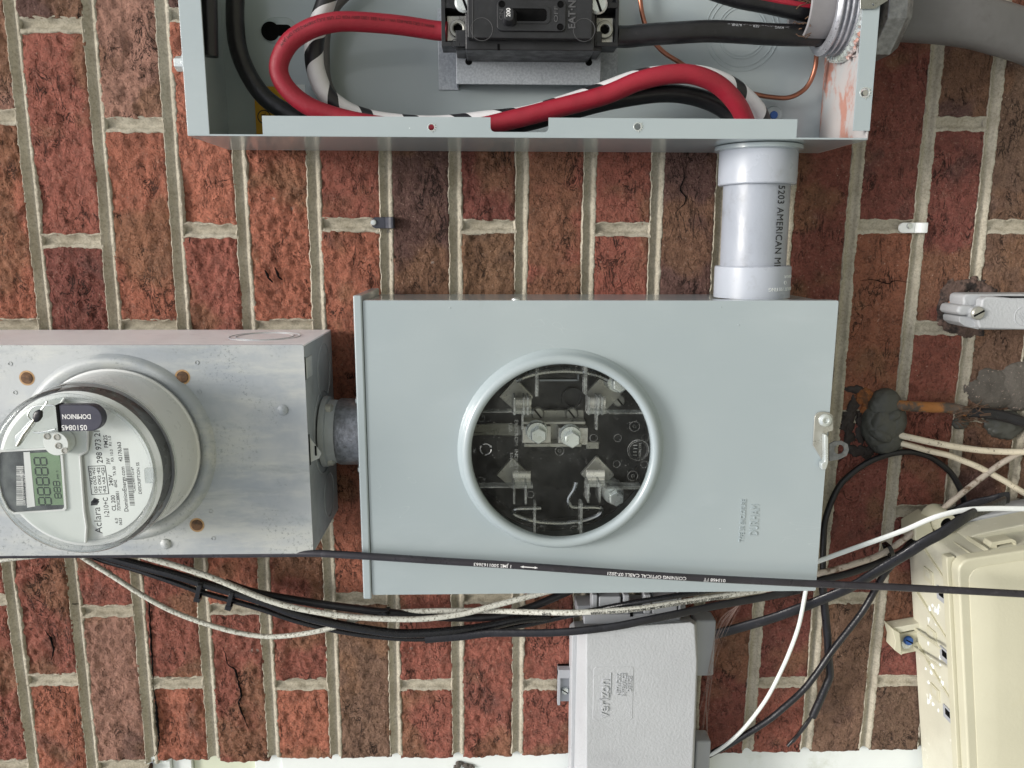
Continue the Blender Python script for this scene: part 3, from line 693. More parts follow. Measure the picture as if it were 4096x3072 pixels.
# galvanised hat-shaped mounting bracket
br = MB()
zbox(br, 305, -200, 1735, 832, 32, 30.4)
a_, b_ = zb(305, 500, 32), zb(1735, 500, 32); vb = zb(1000, 832, 32).y; vt = -150
br.box(a_.x, a_.x+1.6, vt, vb, 11.2, 30.3); br.box(b_.x-1.6, b_.x, vt, vb, 11.2, 30.3)
ta, tb = zb(135, 885, 11.2), zb(330, 885, 11.2); br.box(ta.x, a_.x+1.6, zb(200, 80, 11.2).y, ta.y, 9.7, 11.2)
t2 = zb(1890, 830, 11.2); br.box(b_.x-1.6, t2.x, vt, t2.y, 9.7, 11.2)
br = br.build('mounting_bracket', 'bright_zinc', cb, bevel=.5)
for x, y in ((430, 605), (1610, 613)):
    c_ = zb(x, y, 32); MB().lathe((c_.x, c_.y, 31.9), (0, 0, 1), [(3.2, 0), (3.2, .35)], 20).build('bolt_hole', 'black_deep', br)

# ---------------------------------------------------------------- conductors in the open box
LDR = 8.1
rp = path([(1790, 126, 62), (1740, 122, 62), (1580, 99, 70), (1394, 86, 80), (1295, 97, 84), (1215, 128, 84), (1150, 180, 84), (1114, 268, 82), (1145, 350, 80), (1235, 425, 78), (1380, 476, 76), (1560, 508, 80), (1740, 522, 84), (1900, 512, 84),
           (2050, 478, 84), (2200, 440, 84), (2418, 381, 84), (2557, 324, 84), (2690, 296, 84), (2790, 303, 82), (2880, 345, 78), (2950, 420, 73), (2988, 500, 67), (3015, 560, 64), (3030, 640, 62)], 4)
red = MB().tube(rp, LDR, 20).build('red_cable', 'red', None)
tag(red, 'thick red insulated conductor looping from the breaker lug to the plastic conduit', 'cable')
b = MB(); tp = path([(1740, 122, 62), (1580, 99, 70), (1394, 86, 80), (1295, 97, 84), (1215, 128, 84), (1150, 180, 84), (1114, 268, 82), (1145, 350, 80), (1235, 425, 78)], 3)
b.text('HHW-2 GR2 SUN-RES VW-1 FT4 IEEE 1202 600V FOR CT USE (UL) XHHW-2 (UL) OM JAW', (0, 0, 0), 3.7, (1, 0, 0), (0, 1, 0), .05, fn=on_tube(tp, LDR, -.32, 2, 1), wide=.92)
b.build('print', 'dark_red_ink', red)
tap = path([(1330, -60, 60), (1300, 20, 60), (1262, 140, 60), (1256, 230, 60), (1268, 300, 60), (1300, 372, 58), (1350, 420, 56), (1430, 462, 54), (1560, 490, 54), (1750, 500, 56), (1950, 480, 60), (2100, 462, 62), (2250, 420, 62), (2400, 370, 62), (2560, 314, 60), (2700, 298, 58),
            (2810, 302, 56), (2915, 340, 54), (2985, 395, 52), (3035, 455, 50), (3052, 520, 50), (3052, 600, 52)], 4)
o = MB().tube(tap, 8.3, 20).build('taped_cable', 'tape', None); tag(o, 'black conductor wound with white tape in spiral stripes, curving inside the open box', 'cable')
blk = path([(945, -60, 45), (940, 60, 45), (950, 180, 45), (985, 280, 46), (1050, 380, 48), (1140, 445, 50), (1260, 490, 52), (1450, 520, 52), (1750, 530, 52), (2050, 500, 52), (2250, 452, 52), (2450, 402, 50), (2650, 374, 48), (2789, 390, 46), (2900, 440, 46), (2965, 520, 48), (2990, 600, 52)], 4)
o = MB().tube(blk, 8.0, 20).build('black_cable', 'cable_black', None); tag(o, 'plain black conductor curving low in the open box beneath the red one', 'cable')
o = MB().tube(path([(836, -80, 96), (838, 40, 96), (840, 160, 96), (842, 226, 96)], 3), 6.5, 16).build('black_cable', 'cable_black', None); tag(o, 'short black cable end hanging just inside the left flange of the open box', 'cable')
o = MB().tube(path([(1460, -80, 30), (1380, -20, 30), (1330, 40, 28), (1300, 130, 26), (1296, 240, 24), (1305, 330, 24), (1345, 400, 24), (1440, 462, 26), (1560, 492, 28)], 4), 5.5, 16).build('grey_cable', 'cable_grey', None); tag(o, 'grey neutral conductor curving behind the taped cable', 'cable')
sv = path([(2468, 146, 60), (2511, 147, 60), (2600, 138, 62), (2696, 132, 64), (2835, 125, 64), (2960, 130, 64), (3072, 137, 62), (3180, 141, 60), (3270, 140, 58), (3400, 132, 58)], 4)
o = MB().tube(sv, 9.3, 20).build('black_cable', 'cable_black', None); tag(o, 'thick black service conductor running straight from the breaker to the threaded hub', 'cable')
b = MB(); b.text('.:-- AWG ..-. -.., ,.. -SER -- . ,- A/INR --', (0, 0, 0), 3.6, (1, 0, 0), (0, 1, 0), .05, fn=on_tube(list(reversed(sv)), 9.3, -.55, 60, 1)); b.build('print', 'nid_side', o)
o = MB().tube(path([(2800, -60, 58), (2950, -12, 60), (3072, 12, 60), (3190, 38, 60), (3285, 55, 58), (3400, 66, 58)], 4), 9.0, 20).build('black_cable', 'cable_black', None); tag(o, 'thick black service conductor with a red stripe at the top edge, entering the hub', 'cable')
MB().tube(path([(2800, -72, 64), (2950, -28, 67), (3072, -6, 68), (3190, 18, 67.5), (3285, 32, 66)], 4), 2.6, 10).build('red_stripe', 'red', o)
o = MB().tube(path([(2555, -40, 20), (2562, 10, 20), (2572, 70, 20), (2600, 145, 22), (2650, 205, 24), (2710, 245, 26), (2800, 300, 28), (2900, 345, 28), (3000, 372, 26), (3080, 388, 24), (3160, 389, 24), (3225, 350, 24), (3258, 280, 26), (3266, 210, 30), (3266, 150, 40), (3290, 110, 52)], 3), 2.2, 12).build('copper_wire', 'copper', None); tag(o, 'bare copper ground wire looping across the right end of the open box', 'wire')

# ---------------------------------------------------------------- threaded hub and service cable on the right
hub = thing('cable_connector', 'threaded metal hub with locknut clamping the grey service cable through the box wall', 'connector', (eU1, 0, 55))
HC = S(3400, 40, 56); hy = HC.y; hd_ = 56
thr = [(36.5, -26), (31, -26)]
prof = []
h = -25
while h < 2: prof += [(35.8, h), (38.4, h+1.6), (38.4, h+2.6), (35.8, h+4.2)]; h += 4.8
MB().lathe((eU1, hy, hd_), (1, 0, 0), [(30.5, -20), (31, -26), (35, -26)]+prof+[(36, 4)], 64, cap=False).build('thread', 'thread', hub, ang=50)
b = MB(); b.lathe((eU1, hy, hd_), (1, 0, 0), [(38.5, -8), (42.5, -8), (44, -5.6), (44, -1.8), (38.5, -1.8)], 90, cap=False)
for i in range(44):
    a = 2*math.pi*i/44
    b.box(-8.8, -5.6, -1.6, .8, 38.6, 44); k = 8
    for q in b.v[-8:]:
        y, z = q.y, q.z; q.x += eU1; q.y = hy+y*math.cos(a)-z*math.sin(a); q.z = hd_+y*math.sin(a)+z*math.cos(a)
b.build('locknut', 'steel', hub, ang=30)
b = MB()
for i in range(26):
    rg = random.Random(i); a = rg.uniform(.2, 1.3); r = rg.uniform(38, 50)
    b.blob((eU1-rg.uniform(2, 7), hy+r*math.cos(a)*.98, hd_+r*math.sin(a)), (rg.uniform(1, 2.6), rg.uniform(1, 3), rg.uniform(1, 2.5)), .5, .3, i, 2)
b.build('brick_rubble', 'paint_dust', hub)
b = MB(); b.lathe((eU1, hy, hd_), (1, 0, 0), [(28, -10), (29, -46), (27.6, -47), (25.6, -46), (24, 20)], 40, cap=False); b.build('inner_sheath', 'sheath', hub, ang=50)
MB().lathe((eU1, hy, hd_), (1, 0, 0), [(25, -28), (.1, -28)], 32, cap=False).build('dark_bore', 'black_deep', hub)
b = MB(); prof = []; h = .4
while h < 10: prof += [(36.2, h), (37.8, h+1), (37.8, h+1.6), (36.2, h+2.6)]; h += 3.2
b.lathe((eU1, hy, hd_), (1, 0, 0), prof, 64, cap=False); b.build('outer_thread', 'dark_steel', hub, ang=50)
MB().lathe((eU1, hy, hd_), (1, 0, 0), [(40, 12), (45, 14), (45, 30), (38, 38), (28, 40)], 8).build('hex_body', 'nipple', hub, bevel=1)
b = MB()
for i in range(16):
    rg = random.Random(i+70); x = rg.uniform(-46, -38); pts = [Vector((eU1+x, hy+rg.uniform(8, 26)*rg.choice((1, 1, -.1)), hd_+rg.uniform(4, 24)))]
    for k in range(4): pts.append(pts[-1]+Vector((rg.uniform(-6, 1), rg.uniform(-2, 3), rg.uniform(-2, 2))))
    b.tube(pts, .45, 4)
b.build('frayed_fibre', 'rust', hub)
svc = path([(3540, 55, 56), (3640, 60, 56), (3780, 70, 54), (3900, 88, 50), (4000, 115, 44), (4096, 145, 38), (4230, 200, 30)], 5)
b = MB().tube(svc, 1, 26, flat=(23, 15)); o = b.build('service_cable', 'cable_grey', None); tag(o, 'broad grey service cable leaving the hub at the upper right', 'cable')

# ---------------------------------------------------------------- PVC conduit between the boxes
pc = thing('plastic_conduit', 'short pale grey PVC conduit with two couplings joining the open box to the meter socket', 'conduit', (560, 100, 60))
A, B2 = S(3036, 560, 62), S(3004, 1192, 62)
B2.y = S(2400, 1202, 116).y+.5; axd = (B2-A).normalized(); Lp = (B2-A).length
def along(y): return (S(3020, y, 62).y-A.y)/axd.y
MB().lathe(A, axd, [(29.8, 0), (29.8, Lp)], 64).build('pipe', 'pvc', pc)
c1, c2 = along(742), along(1062)
MB().lathe(A, axd, [(33.8, along(592)), (34.8, along(600)), (34.8, c1-1), (33.8, c1)], 64).build('coupling', 'pvc_cap', pc)
MB().lathe(A, axd, [(33.4, c2), (34.6, c2+1), (34.6, Lp), (33, Lp)], 64).build('coupling', 'pvc_cap', pc)
MB().lathe((A.x, eV, A.z), (0, 1, 0), [(37, 0), (39, .8), (39, 4.2), (36, 5)], 56).build('locknut_ring', 'paint', pc)
def pvct(ang, s0, r, sgn):
    q0 = Vector((0, 0, 1)); q0 = (q0-axd*q0.dot(axd)).normalized(); B_ = axd.cross(q0)   # B_ points to -u
    def f(x, y, z):
        a = ang+sgn*y/r; return A+axd*(s0+x)+q0*((r+z+.45)*math.cos(a))-B_*((r+z+.45)*math.sin(a))*(1 if B_.x < 0 else -1)
    return f
b = MB(); b.text('5203 AMERICAN MFG', (0, 0, 0), 11.5, (1, 0, 0), (0, 1, 0), .06, fn=pvct(.34, c1+1.5, 29.8, 1), sp=1.05, fit=79); b.build('print', 'black_ink', pc)
def pvct2(a0, s0, r):
    q0 = Vector((0, 0, 1)); q0 = (q0-axd*q0.dot(axd)).normalized(); B_ = axd.cross(q0); B_ = B_ if B_.x > 0 else -B_
    def f(x, y, z):
        a = a0-x/r; return A+axd*(s0+y)+q0*((r+z+.1)*math.cos(a))+B_*((r+z+.1)*math.sin(a))
    return f
for t_, a0, s0, sz in (('CANADA', 1.1, c2+8, 4), ('O', .72, c2+13, 5), ('CONDUIT FITTING', 1.25, c2+19, 4.6), ('CARLOY', 1.1, c2+31, 6)):
    b = MB(); b.text(t_, (0, 0, 0), sz, (1, 0, 0), (0, 1, 0), .35, fn=pvct2(a0, s0, 34.6)); b.build('moulded_lettering', 'cable_white', pc)

# ---------------------------------------------------------------- meter socket enclosure (centre)
DC = 116
mU0, mU1 = S(1470, 1780, DC).x, S(3309, 1780, DC).x; mV0, mV1 = S(2400, 1202, DC).y, S(2400, 2371, DC).y
ms = thing('meter_socket_box', 'new grey painted meter socket box with an empty round window, centre of the photo', 'meter box', ((mU0+mU1)/2, (mV0+mV1)/2, 8))
RC = S(2246, 1812, 124); RO = 91.0; RI = 80.3
ins = 2.2
MB().box(mU0, mU1-ins, mV0+ins, mV1-ins, 6, 7.6).build('back_panel', 'paint', ms)
for q in ((mU0, mU0+1.6, mV0+ins, mV1-ins), (mU1-ins-1.6, mU1-ins, mV0+ins, mV1-ins), (mU0+1.7, mU1-ins-1.7, mV0+ins, mV0+ins+1.6), (mU0+1.7, mU1-ins-1.7, mV1-ins-1.6, mV1-ins)):
    MB().box(*q, 7.7, 106).build('side_wall', 'paint', ms, bevel=.3)
cvr = MB().plate([rrect(mU0, mU1, mV0, mV1, 1.5, 3), circ(RC, RI+2, 72)], DC-1.5, DC)
cvr.box(mU0, mU1, mV0, mV0+1.2, 101, DC-1.6); cvr.box(mU0, mU1, mV1-1.2, mV1, 101, DC-1.6); cvr.box(mU1-1.2, mU1, mV0+1.3, mV1-1.3, 101, DC-1.6)
cvr = cvr.build('front_cover', 'paint', ms, bevel=.8)
ea, eb = S(1421, 1200, 118).x, S(1459, 1200, 118).x; ea = (ea+S(1443, 2375, 118).x)/2; eb = (eb+S(1479, 2375, 118).x)/2
MB().box(ea, eb-.5, mV0-4.5, mV1+3.5, 12, 118).build('end_cap', 'paint', ms, bevel=1.6, seg=3)
MB().lathe((RC.x, RC.y, DC), (0, 0, 1), [(RO+2, 0), (RO+.5, 2.5), (RO-1.5, 4.2), (RO-2, 9), (RO-4, 11.3), (RO-7, 11.8), (RI+1, 10.8), (RI, 8.6), (RI, 3)], 96, cap=False).build('socket_ring', 'paint', ms, ang=60)
MB().lathe((RC.x, RC.y, DC+5), (0, 0, 1), [(RI+.5, 0), (RI+.5, 1.4), (.01, 1.4)], 72, cap=False).build('clear_cover', 'clear', ms)
MB().lathe((RC.x, RC.y, 8), (0, 0, 1), [(RI+12, 0), (RI+12, 66), (RI+11, 66), (RI+11, 36), (.1, 36)], 64, cap=False).build('socket_base', 'base_dark', ms)
T2 = lambda x, y, d: S(1800+x/1.896, 1360+y/1.896, d)
def t2c(pts, d): return [tuple(T2(x, y, d)[:2]) for x, y in pts]
# jaws
for (x, y), dx, dy, bolt in (((550, 490), -1, -1, None), ((1112, 490), 1, -1, (1290, 340)), ((545, 1055), -1, 1, None), ((1105, 1045), 1, 1, (1262, 1200))):
    jw = MB(); c_ = T2(x, y, 70)
    dm = [(0, 0), (55, -75), (130, -100), (195, 0), (110, 110), (60, 60)] if False else None
    ar = [(-70, 30), (20, -95), (70, -95), (170, 40), (60, 120)] if dy < 0 else [(-40, -120), (50, -120), (170, 30), (80, 120), (-60, 20)]
    pl = [(x+dx*a*1.0-dx*20, y+(b if dy > 0 else b-20)) for a, b in ar]
    pcx, pcy, hd2 = {(-1, -1): (500, 425, 128), (1, -1): (1160, 408, 136), (-1, 1): (474, 1020, 120), (1, 1): (1118, 1015, 126)}[(dx, dy)]
    pl = [(pcx-hd2, pcy+6), (pcx-8, pcy-hd2), (pcx+8, pcy-hd2), (pcx+hd2, pcy), (pcx+hd2, pcy+16), (pcx+10, pcy+hd2)]
    jw.prism(t2c(pl, 64), 58, 64)
    if bolt: 
        p1 = [(x+dx*40, y+dy*60), (x+dx*120, y), (bolt[0]+55*dx, bolt[1]-20*dy), (bolt[0]-30*dx, bolt[1]+75*dy)]
        jw.prism(t2c(p1, 57), 50, 57)
    jw = jw.build('contact_jaw', 'dark_steel', ms, bevel=.5)
    q = MB()
    for k in (-26, 34):
        a_, b_ = T2(x-72, y+k, 78), T2(x+66, y+k, 78); q.tube([a_, b_], 4.6, 14)
    a_, b_ = T2(x-60, y-44, 70), T2(x+60, y+56, 70); q.box(a_.x, b_.x, a_.y, b_.y, 62, 74)
    q.build('jaw_spring', 'lug', jw, bevel=.4)
    if bolt:
        c_ = T2(*bolt, 84); q = MB(); q.lathe((c_.x-1.5, c_.y-1.5, 57), (0, 0, 1), [(11, 0), (11, 12), (9.5, 22)], 28); prof = []; q.build('bolt_sleeve', 'steel', jw)
        hexbolt(jw, (c_.x, c_.y, 79), 7.6, 8, mat='steel', washer=False)
    # clear moulded guards in front of each jaw
    q = MB()
    for k in ((-60, 40, 10) if dy < 0 else (-58, 30)):
        a_ = T2(x+k, y-60, 112); q.box(a_.x-1, a_.x+1, T2(x+k, y-62 if dy < 0 else y+30, 112).y, T2(x+k, y+70 if dy < 0 else y+175, 112).y, 96, 118)
    a_, b_ = T2(x-75, y+48, 112), T2(x+85, y+72, 112); q.box(a_.x, b_.x, a_.y, b_.y, 100, 112)
    if dy < 0: a_, b_ = T2(x-8, y+72, 112), T2(x+8, y+190, 112); q.box(a_.x, b_.x, a_.y, b_.y, 104, 114)
    q.build('moulded_guard', 'clear_rim', ms, bevel=.5)
# neutral bar with two hex bolts
nbm = MB(); a_, b_ = T2(555, 540, 64), T2(1015, 850, 64)
nbm.box(a_.x, b_.x, T2(0, 545, 64).y, T2(0, 612, 64).y, 52, 58)
nbm.box(T2(550, 0, 74).x, T2(1040, 0, 74).x, T2(0, 618, 74).y, T2(0, 640, 74).y, 60, 76); nbm.box(T2(565, 0, 74).x, T2(1012, 0, 74).x, T2(0, 785, 74).y, T2(0, 812, 74).y, 60, 76)
nbm.box(T2(545, 0, 66).x, T2(1045, 0, 66).x, T2(0, 640, 66).y, T2(0, 785, 66).y, 56, 60)
a_, b_ = T2(1035, 775, 60), T2(1130, 830, 60); nbm.box(a_.x, b_.x, a_.y, b_.y, 54, 59)
nbm = nbm.build('neutral_bar', 'dark_steel', ms, bevel=.8)
for x0, x1, yy, bx, by in ((548, 765, 655, 672, 728), (822, 1045, 668, 928, 758)):
    a_, b_ = T2(x0, yy, 74), T2(x1, yy+128, 74); q = MB().box(a_.x, b_.x, a_.y, b_.y, 60.2, 74).build('clamp_plate', 'lug', nbm, bevel=.7)
    c_ = T2(bx, by, 88); q2 = MB(); q2.lathe((c_.x-1, c_.y-2, 74), (0, 0, 1), [(10.5, 0), (10.5, 2), (9, 2), (9, 6), (10, 6), (9.5, 9)], 28); q2.build('lock_washer', 'steel', nbm)
    hexbolt(nbm, (c_.x, c_.y, 82), 8, 7.5, mat='steel', washer=False)
for x, y in ((667, 562), (925, 565), (1283, 462)):
    c_ = T2(x, y, 62); screw(ms, (c_.x, c_.y, 58), 6.4, mat='dark_steel', h=3, rot=.9)
c_ = T2(940, 460, 60); MB().lathe((c_.x, c_.y, 44), (0, 0, 1), [(11, 0), (11, 8), (8, 8), (8, 3)], 30).build('boss', 'black', ms)
# bent spring rods
rod = path([(1800+a/1.896, 1360+b/1.896, 84) for a, b in ((500, 300), (520, 292), (600, 262), (700, 240), (850, 228), (1000, 236), (1120, 262), (1200, 296))], 2)
MB().tube(rod, 3.4, 10).build('spring_rod', 'rod', ms)
rod = path([(1800+a/1.896, 1360+b/1.896, 84) for a, b in ((690, 1278), (600, 1280), (500, 1284), (478, 1300), (490, 1328), (600, 1368), (700, 1386), (850, 1392), (1000, 1375), (1100, 1342), (1142, 1312), (1146, 1284), (1100, 1272), (1000, 1272), (930, 1270), (905, 1250), (898, 1200), (940, 1130), (955, 1075))], 2)
MB().tube(rod, 2.5, 10).build('spring_rod', 'rod', ms)
b = MB(); a_, c_ = T2(680, 300, 70), T2(975, 312, 70); b.box(a_.x, c_.x, a_.y, c_.y, 60, 70); a_, c_ = T2(968, 245, 70), T2(978, 312, 70); b.box(a_.x, c_.x, a_.y, c_.y, 60, 70); b.build('base_rib', 'zinc_dark', ms)
b = MB()
for i in range(9): b.tube([T2(160, 650+i*8+12*math.sin(i*2), 60), T2(340, 640+i*9, 62), T2(470, 640+i*10, 62), T2(548, 665+i*6, 64)], 1.1, 6)
b.build('wire_strands', 'dark_steel', ms)
# ribs moulded in the clear cover
b = MB()
for x0, y0, x1, y1 in ((650, 195, 657, 425), (664, 195, 668, 425), (1018, 185, 1024, 410), (1032, 185, 1036, 410), (635, 1235, 641, 1475), (646, 1235, 650, 1475), (986, 1235, 991, 1465), (997, 1235, 1001, 1465),
                       (232, 541, 470, 546), (1205, 548, 1472, 553), (1205, 556, 1472, 558), (222, 1110, 468, 1115), (1185, 1108, 1445, 1112), (1185, 1122, 1442, 1126)):
    a_, c_ = T2(x0, y0, 119), T2(x1, y1, 119); b.box(a_.x, c_.x, a_.y, c_.y, 108, 120.9)
b.build('cover_rib', 'clear_rim', ms)
b = MB()
for x, y, r in ((1088, 740, 30), (1270, 740, 30), (1262, 937, 28), (1470, 940, 28), (1478, 740, 28), (237, 590, 28), (235, 1062, 28), (710, 215, 28), (975, 215, 28), (690, 1430, 28), (940, 1430, 28), (1038, 1168, 27), (610, 1168, 27)):
    c_ = T2(x, y, 121); MB().ring((c_.x, c_.y, 122.4), (0, 0, 1), r/8.9, .35, .25, 32).build('moulded_ring', 'clear_rim', ms)
for x, y, r in ((1398, 652, 40), (1384, 1026, 40), (830, 838, 35)):
    c_ = T2(x, y, 121); MB().ring((c_.x, c_.y, 122.4), (0, 0, 1), r/8.9, .7, .6, 32).ring((c_.x, c_.y, 122.4), (0, 0, 1), 1.4, .7, .6, 6).build('moulded_ring', 'clear_rim', ms)
c_ = T2(1425, 832, 121); b.ring((c_.x, c_.y, 122.4), (0, 0, 1), 9.4, .8, .5, 48); b.ring((c_.x, c_.y, 122.4), (0, 0, 1), 8.0, .35, .4, 48)
b.text('EKSTROM', (c_.x+.5, c_.y-6.5, 122.4), 3.0, (0, 1, 0), (1, 0, 0), .35)
for k in (-4.5, -1.5, 1.5, 4.5): b.box(c_.x-4.5, c_.x-1, c_.y+k-.35, c_.y+k+.35, 122.4, 122.8)
b.build('moulded_logo', 'clear_rim', ms); b = MB()
p_ = T2(490, 600, 121); b.text('EKSTROM  INDUSTRIES', (p_.x, p_.y, 122.4), 4.6, (0, 1, 0), (1, 0, 0), .35, wide=1.18)
p_ = T2(445, 625, 121); b.text('USA', (p_.x, p_.y, 122.4), 4.6, (0, 1, 0), (1, 0, 0), .35); p_ = T2(455, 850, 121); b.text('5.06e-02', (p_.x, p_.y, 122.4), 3.8, (0, 1, 0), (1, 0, 0), .35)
b.build('moulded_lettering', 'clear_rim', ms); b = MB(); c_ = T2(272, 825, 121)
for k in range(3):
    a0 = k*2.094; pts = [Vector((c_.x+math.cos(a)*5, c_.y+math.sin(a)*5, 122.5)) for a in (a0, a0+.5, a0+1.0, a0+1.5)]; b.tube(pts, .5, 6)
    e = pts[-1]; t = (pts[-1]-pts[-2]).normalized(); nn = Vector((-t.y, t.x, 0)); b.prism([(e.x+nn.x*1.3, e.y+nn.y*1.3), (e.x-nn.x*1.3, e.y-nn.y*1.3), (e.x+t.x*1.8, e.y+t.y*1.8)], 122.4, 122.8)
b.text('PC', (c_.x-9, c_.y+3, 122.4), 3.4, UP, LF, .3)
b.build('recycling_mark', 'clear_rim', ms)
# pressed lettering on the cover
b = MB(); p_ = S(2973, 2168, DC); b.text('TYPE 3R ENCLOSURE', (p_.x, p_.y, DC-.05), 6.2, UP, LF, .85, fit=41.5, sp=1.12)
p_ = S(3028, 2142, DC); b.text('DURHAM', (p_.x, p_.y, DC-.05), 11.0, UP, LF, .85, fit=30, sp=1.12); b.build('pressed_lettering', 'paint', cvr, bevel=.08)
c_ = S(2064, 1192, 110); MB().lathe((c_.x, mV0, 108), (0, -1, 0), [(4.2, 0), (4.0, 1), (2, 1.8)], 20).build('screw', 'steel', ms)
b = MB()
for x, y in ((1800, 1232), (2884, 1229), (2955, 1300)): 
    c_ = S(x, y, DC); b.blob((c_.x, c_.y, DC), (1, .7, .3), .3, .5, x, 2)
b.build('paint_nib', 'paint', cvr)
# latch
L4 = lambda x, y, d: S(3072+x/2.16, 1536+y/2.16, d)
lt_ = MB(); lt_.prism([tuple(L4(x, y, 118)[:2]) for x, y in ((405, 290), (415, 262), (440, 245), (480, 240), (530, 248), (560, 270), (566, 300), (566, 390), (560, 405), (520, 415), (512, 430), (508, 690), (490, 690), (390, 530))], DC+.2, DC+1.8)
lt_ = lt_.build('latch', 'dark_steel', ms, bevel=.4)
c_ = L4(498, 315, 119); q = MB(); q.lathe((c_.x, c_.y, DC+1.8), (0, 0, 1), [(6, 0), (5.6, 1.4), (3.4, 2.4), (2.4, 2.2), (2.2, .8), (.2, .8)], 28, cap=False); q.build('rivet', 'steel', lt_)
q = MB(); q.prism([tuple(L4(x, y, 128)[:2]) for x, y in ((505, 455), (520, 445), (540, 470), (540, 690), (520, 752), (482, 752), (478, 700), (508, 680))], 117.9, 124); q.build('hasp_tab', 'steel', lt_, bevel=.8)
q = MB(); o_ = [tuple(L4(x, y, 96)[:2]) for x, y in ((530, 520), (575, 495), (640, 492), (688, 520), (700, 570), (680, 620), (620, 650), (530, 668))]
c_ = L4(615, 565, 96); q.plate([o_, circ(c_, 4.6, 24)], 94.5, 96); q.build('lock_tab', 'nipple', ms, bevel=.3)
# ---------------------------------------------------------------- nipple between the two meter boxes
nc = S(1390, 1725, 60)
npp = thing('conduit_nipple', 'short grey metal nipple joining the old meter box to the new one', 'conduit', (nc.x, nc.y, 60))
uA = S(1325, 1725, 60).x-6; uB = ea
MB().lathe((uA+14, nc.y, 60), (1, 0, 0), [(31, 0), (32, 2), (32, uB-uA-14.2)], 56).build('pipe', 'nipple', npp)
MB().lathe((uA, nc.y, 60), (1, 0, 0), [(34, 0), (34, 5), (31, 6), (30, 16)], 56).build('hub_flange', 'rust' if False else 'zinc_dark', npp)
MB().lathe((uB-3.2, nc.y, 60), (1, 0, 0), [(35, 0), (36, .5), (36, 3)], 60).build('locknut', 'nipple', npp)
for s_ in (-1, 1):
    b = MB(); b.lathe((uA+3, nc.y+s_*24, 74), (1, 0, 0), [(6, 0), (6, 7), (4, 9)], 20); b.build('clamp_screw', 'dark_steel', npp)
    b = MB(); b.lathe((uB-8, nc.y+s_*33.5, 74), (1, 0, 0), [(3.6, 0), (3.6, 5)], 6); b.build('set_screw', 'steel', npp)
# ---------------------------------------------------------------- old meter box (left)
DM = 122
oU1 = (S(1209, 1379, DM).x+S(1258, 2216, DM).x)/2; oV0 = S(600, 1380, DM).y; oV1 = S(600, 2219, DM).y; oU0 = oU1-420
mb = thing('old_meter_box', 'weathered galvanised meter box with rusty plugs, at the left edge of the photo', 'meter box', (oU1-150, (oV0+oV1)/2, 6))
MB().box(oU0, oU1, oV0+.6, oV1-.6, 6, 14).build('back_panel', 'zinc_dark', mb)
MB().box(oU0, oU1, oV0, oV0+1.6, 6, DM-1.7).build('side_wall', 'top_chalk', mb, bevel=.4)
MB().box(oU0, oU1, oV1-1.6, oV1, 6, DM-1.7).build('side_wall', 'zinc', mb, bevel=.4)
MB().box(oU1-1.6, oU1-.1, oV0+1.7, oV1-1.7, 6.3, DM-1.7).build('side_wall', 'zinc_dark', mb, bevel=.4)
EC = S(466, 1801, 126)
rr_ = lambda px, d: (S(466+px, 1801, d)-S(466, 1801, d)).length
OR = rr_(388, 126); IR = rr_(333, 126)
cv = MB().plate([rrect(oU0, oU1, oV0, oV1, 2, 3), circ(EC, OR-8, 80)], DM-1.6, DM).build('front_cover', 'zinc', mb, bevel=1.0)
MB().lathe((EC.x, EC.y, DM), (0, 0, 1), [(OR+1, -.2), (OR-1, 2.6), (OR-3.0, 4.6), (OR-5.5, 5.2), (OR-8.5, 4.2), (IR+1.5, 1.2), (IR-2, 1)], 96, cap=False).build('socket_ring', 'zinc', mb, ang=60)
for x, y in ((108, 1512), (730, 1508), (788, 2100)):
    c_ = S(x, y, DM)
    MB().lathe((c_.x, c_.y, DM), (0, 0, 1), [(6.6, 0), (6.6, .15), (.1, .2)], 28, cap=False).build('rust_stain', 'rust_halo', mb)
    MB().lathe((c_.x, c_.y, DM), (0, 0, 1), [(5.1, 0), (4.8, .9), (3.6, 1.2), (.1, 1.0)], 28, cap=False).build('rusty_plug', 'rust', mb)
for x, y in ((1131, 1640), (663, 2175)):
    c_ = S(x, y, DM); MB().lathe((c_.x, c_.y, DM), (0, 0, 1), [(4.9, 0), (4.6, 1), (3, 2.2), (.1, 2.6)], 28, cap=False).build('rivet', 'zinc', mb)
for x, y in ((40, 1455), (60, 1570), (787, 1450), (797, 1567), (843, 2046), (852, 2153)):
    c_ = S(x, y, DM); MB().ring((c_.x, c_.y, DM), (0, 0, 1), 1.6, .9, .5, 18).build('dimple', 'zinc', mb)
c_ = S(1063, 1336, 60)
for r in (32, 26): MB().ring((c_.x, oV0, 62), (0, -1, 0), r, .9, .5, 64).build('knockout_ring', 'zinc', mb)
for y, r in ((1480, 27), (1970, 22)):
    c_ = S(1328, y, 40); MB().ring((oU1, c_.y, 46), (1, 0, 0), r, .8, .5, 48).build('knockout_ring', 'zinc_dark', mb)
MB().ring((oU1, nc.y, 60), (1, 0, 0), 40, .9, .6, 48).build('knockout_ring', 'zinc_dark', mb)
c_ = S(1225, 1472, DM-4); MB().box(oU1-.2, oU1+1.4, S(1225, 1432, 116).y, S(1225, 1514, 116).y, 98, 119).build('catch_tab', 'zinc', mb, bevel=.8)
MB().box(oU1-3, oU1+.4, S(1225, 1427, 119).y, S(1225, 1518, 119).y, 119.2, 121).build('catch_slot', 'black_deep', mb)
b = MB(); y0, y1 = S(1250, 1750, 118).y, S(1250, 1850, 118).y
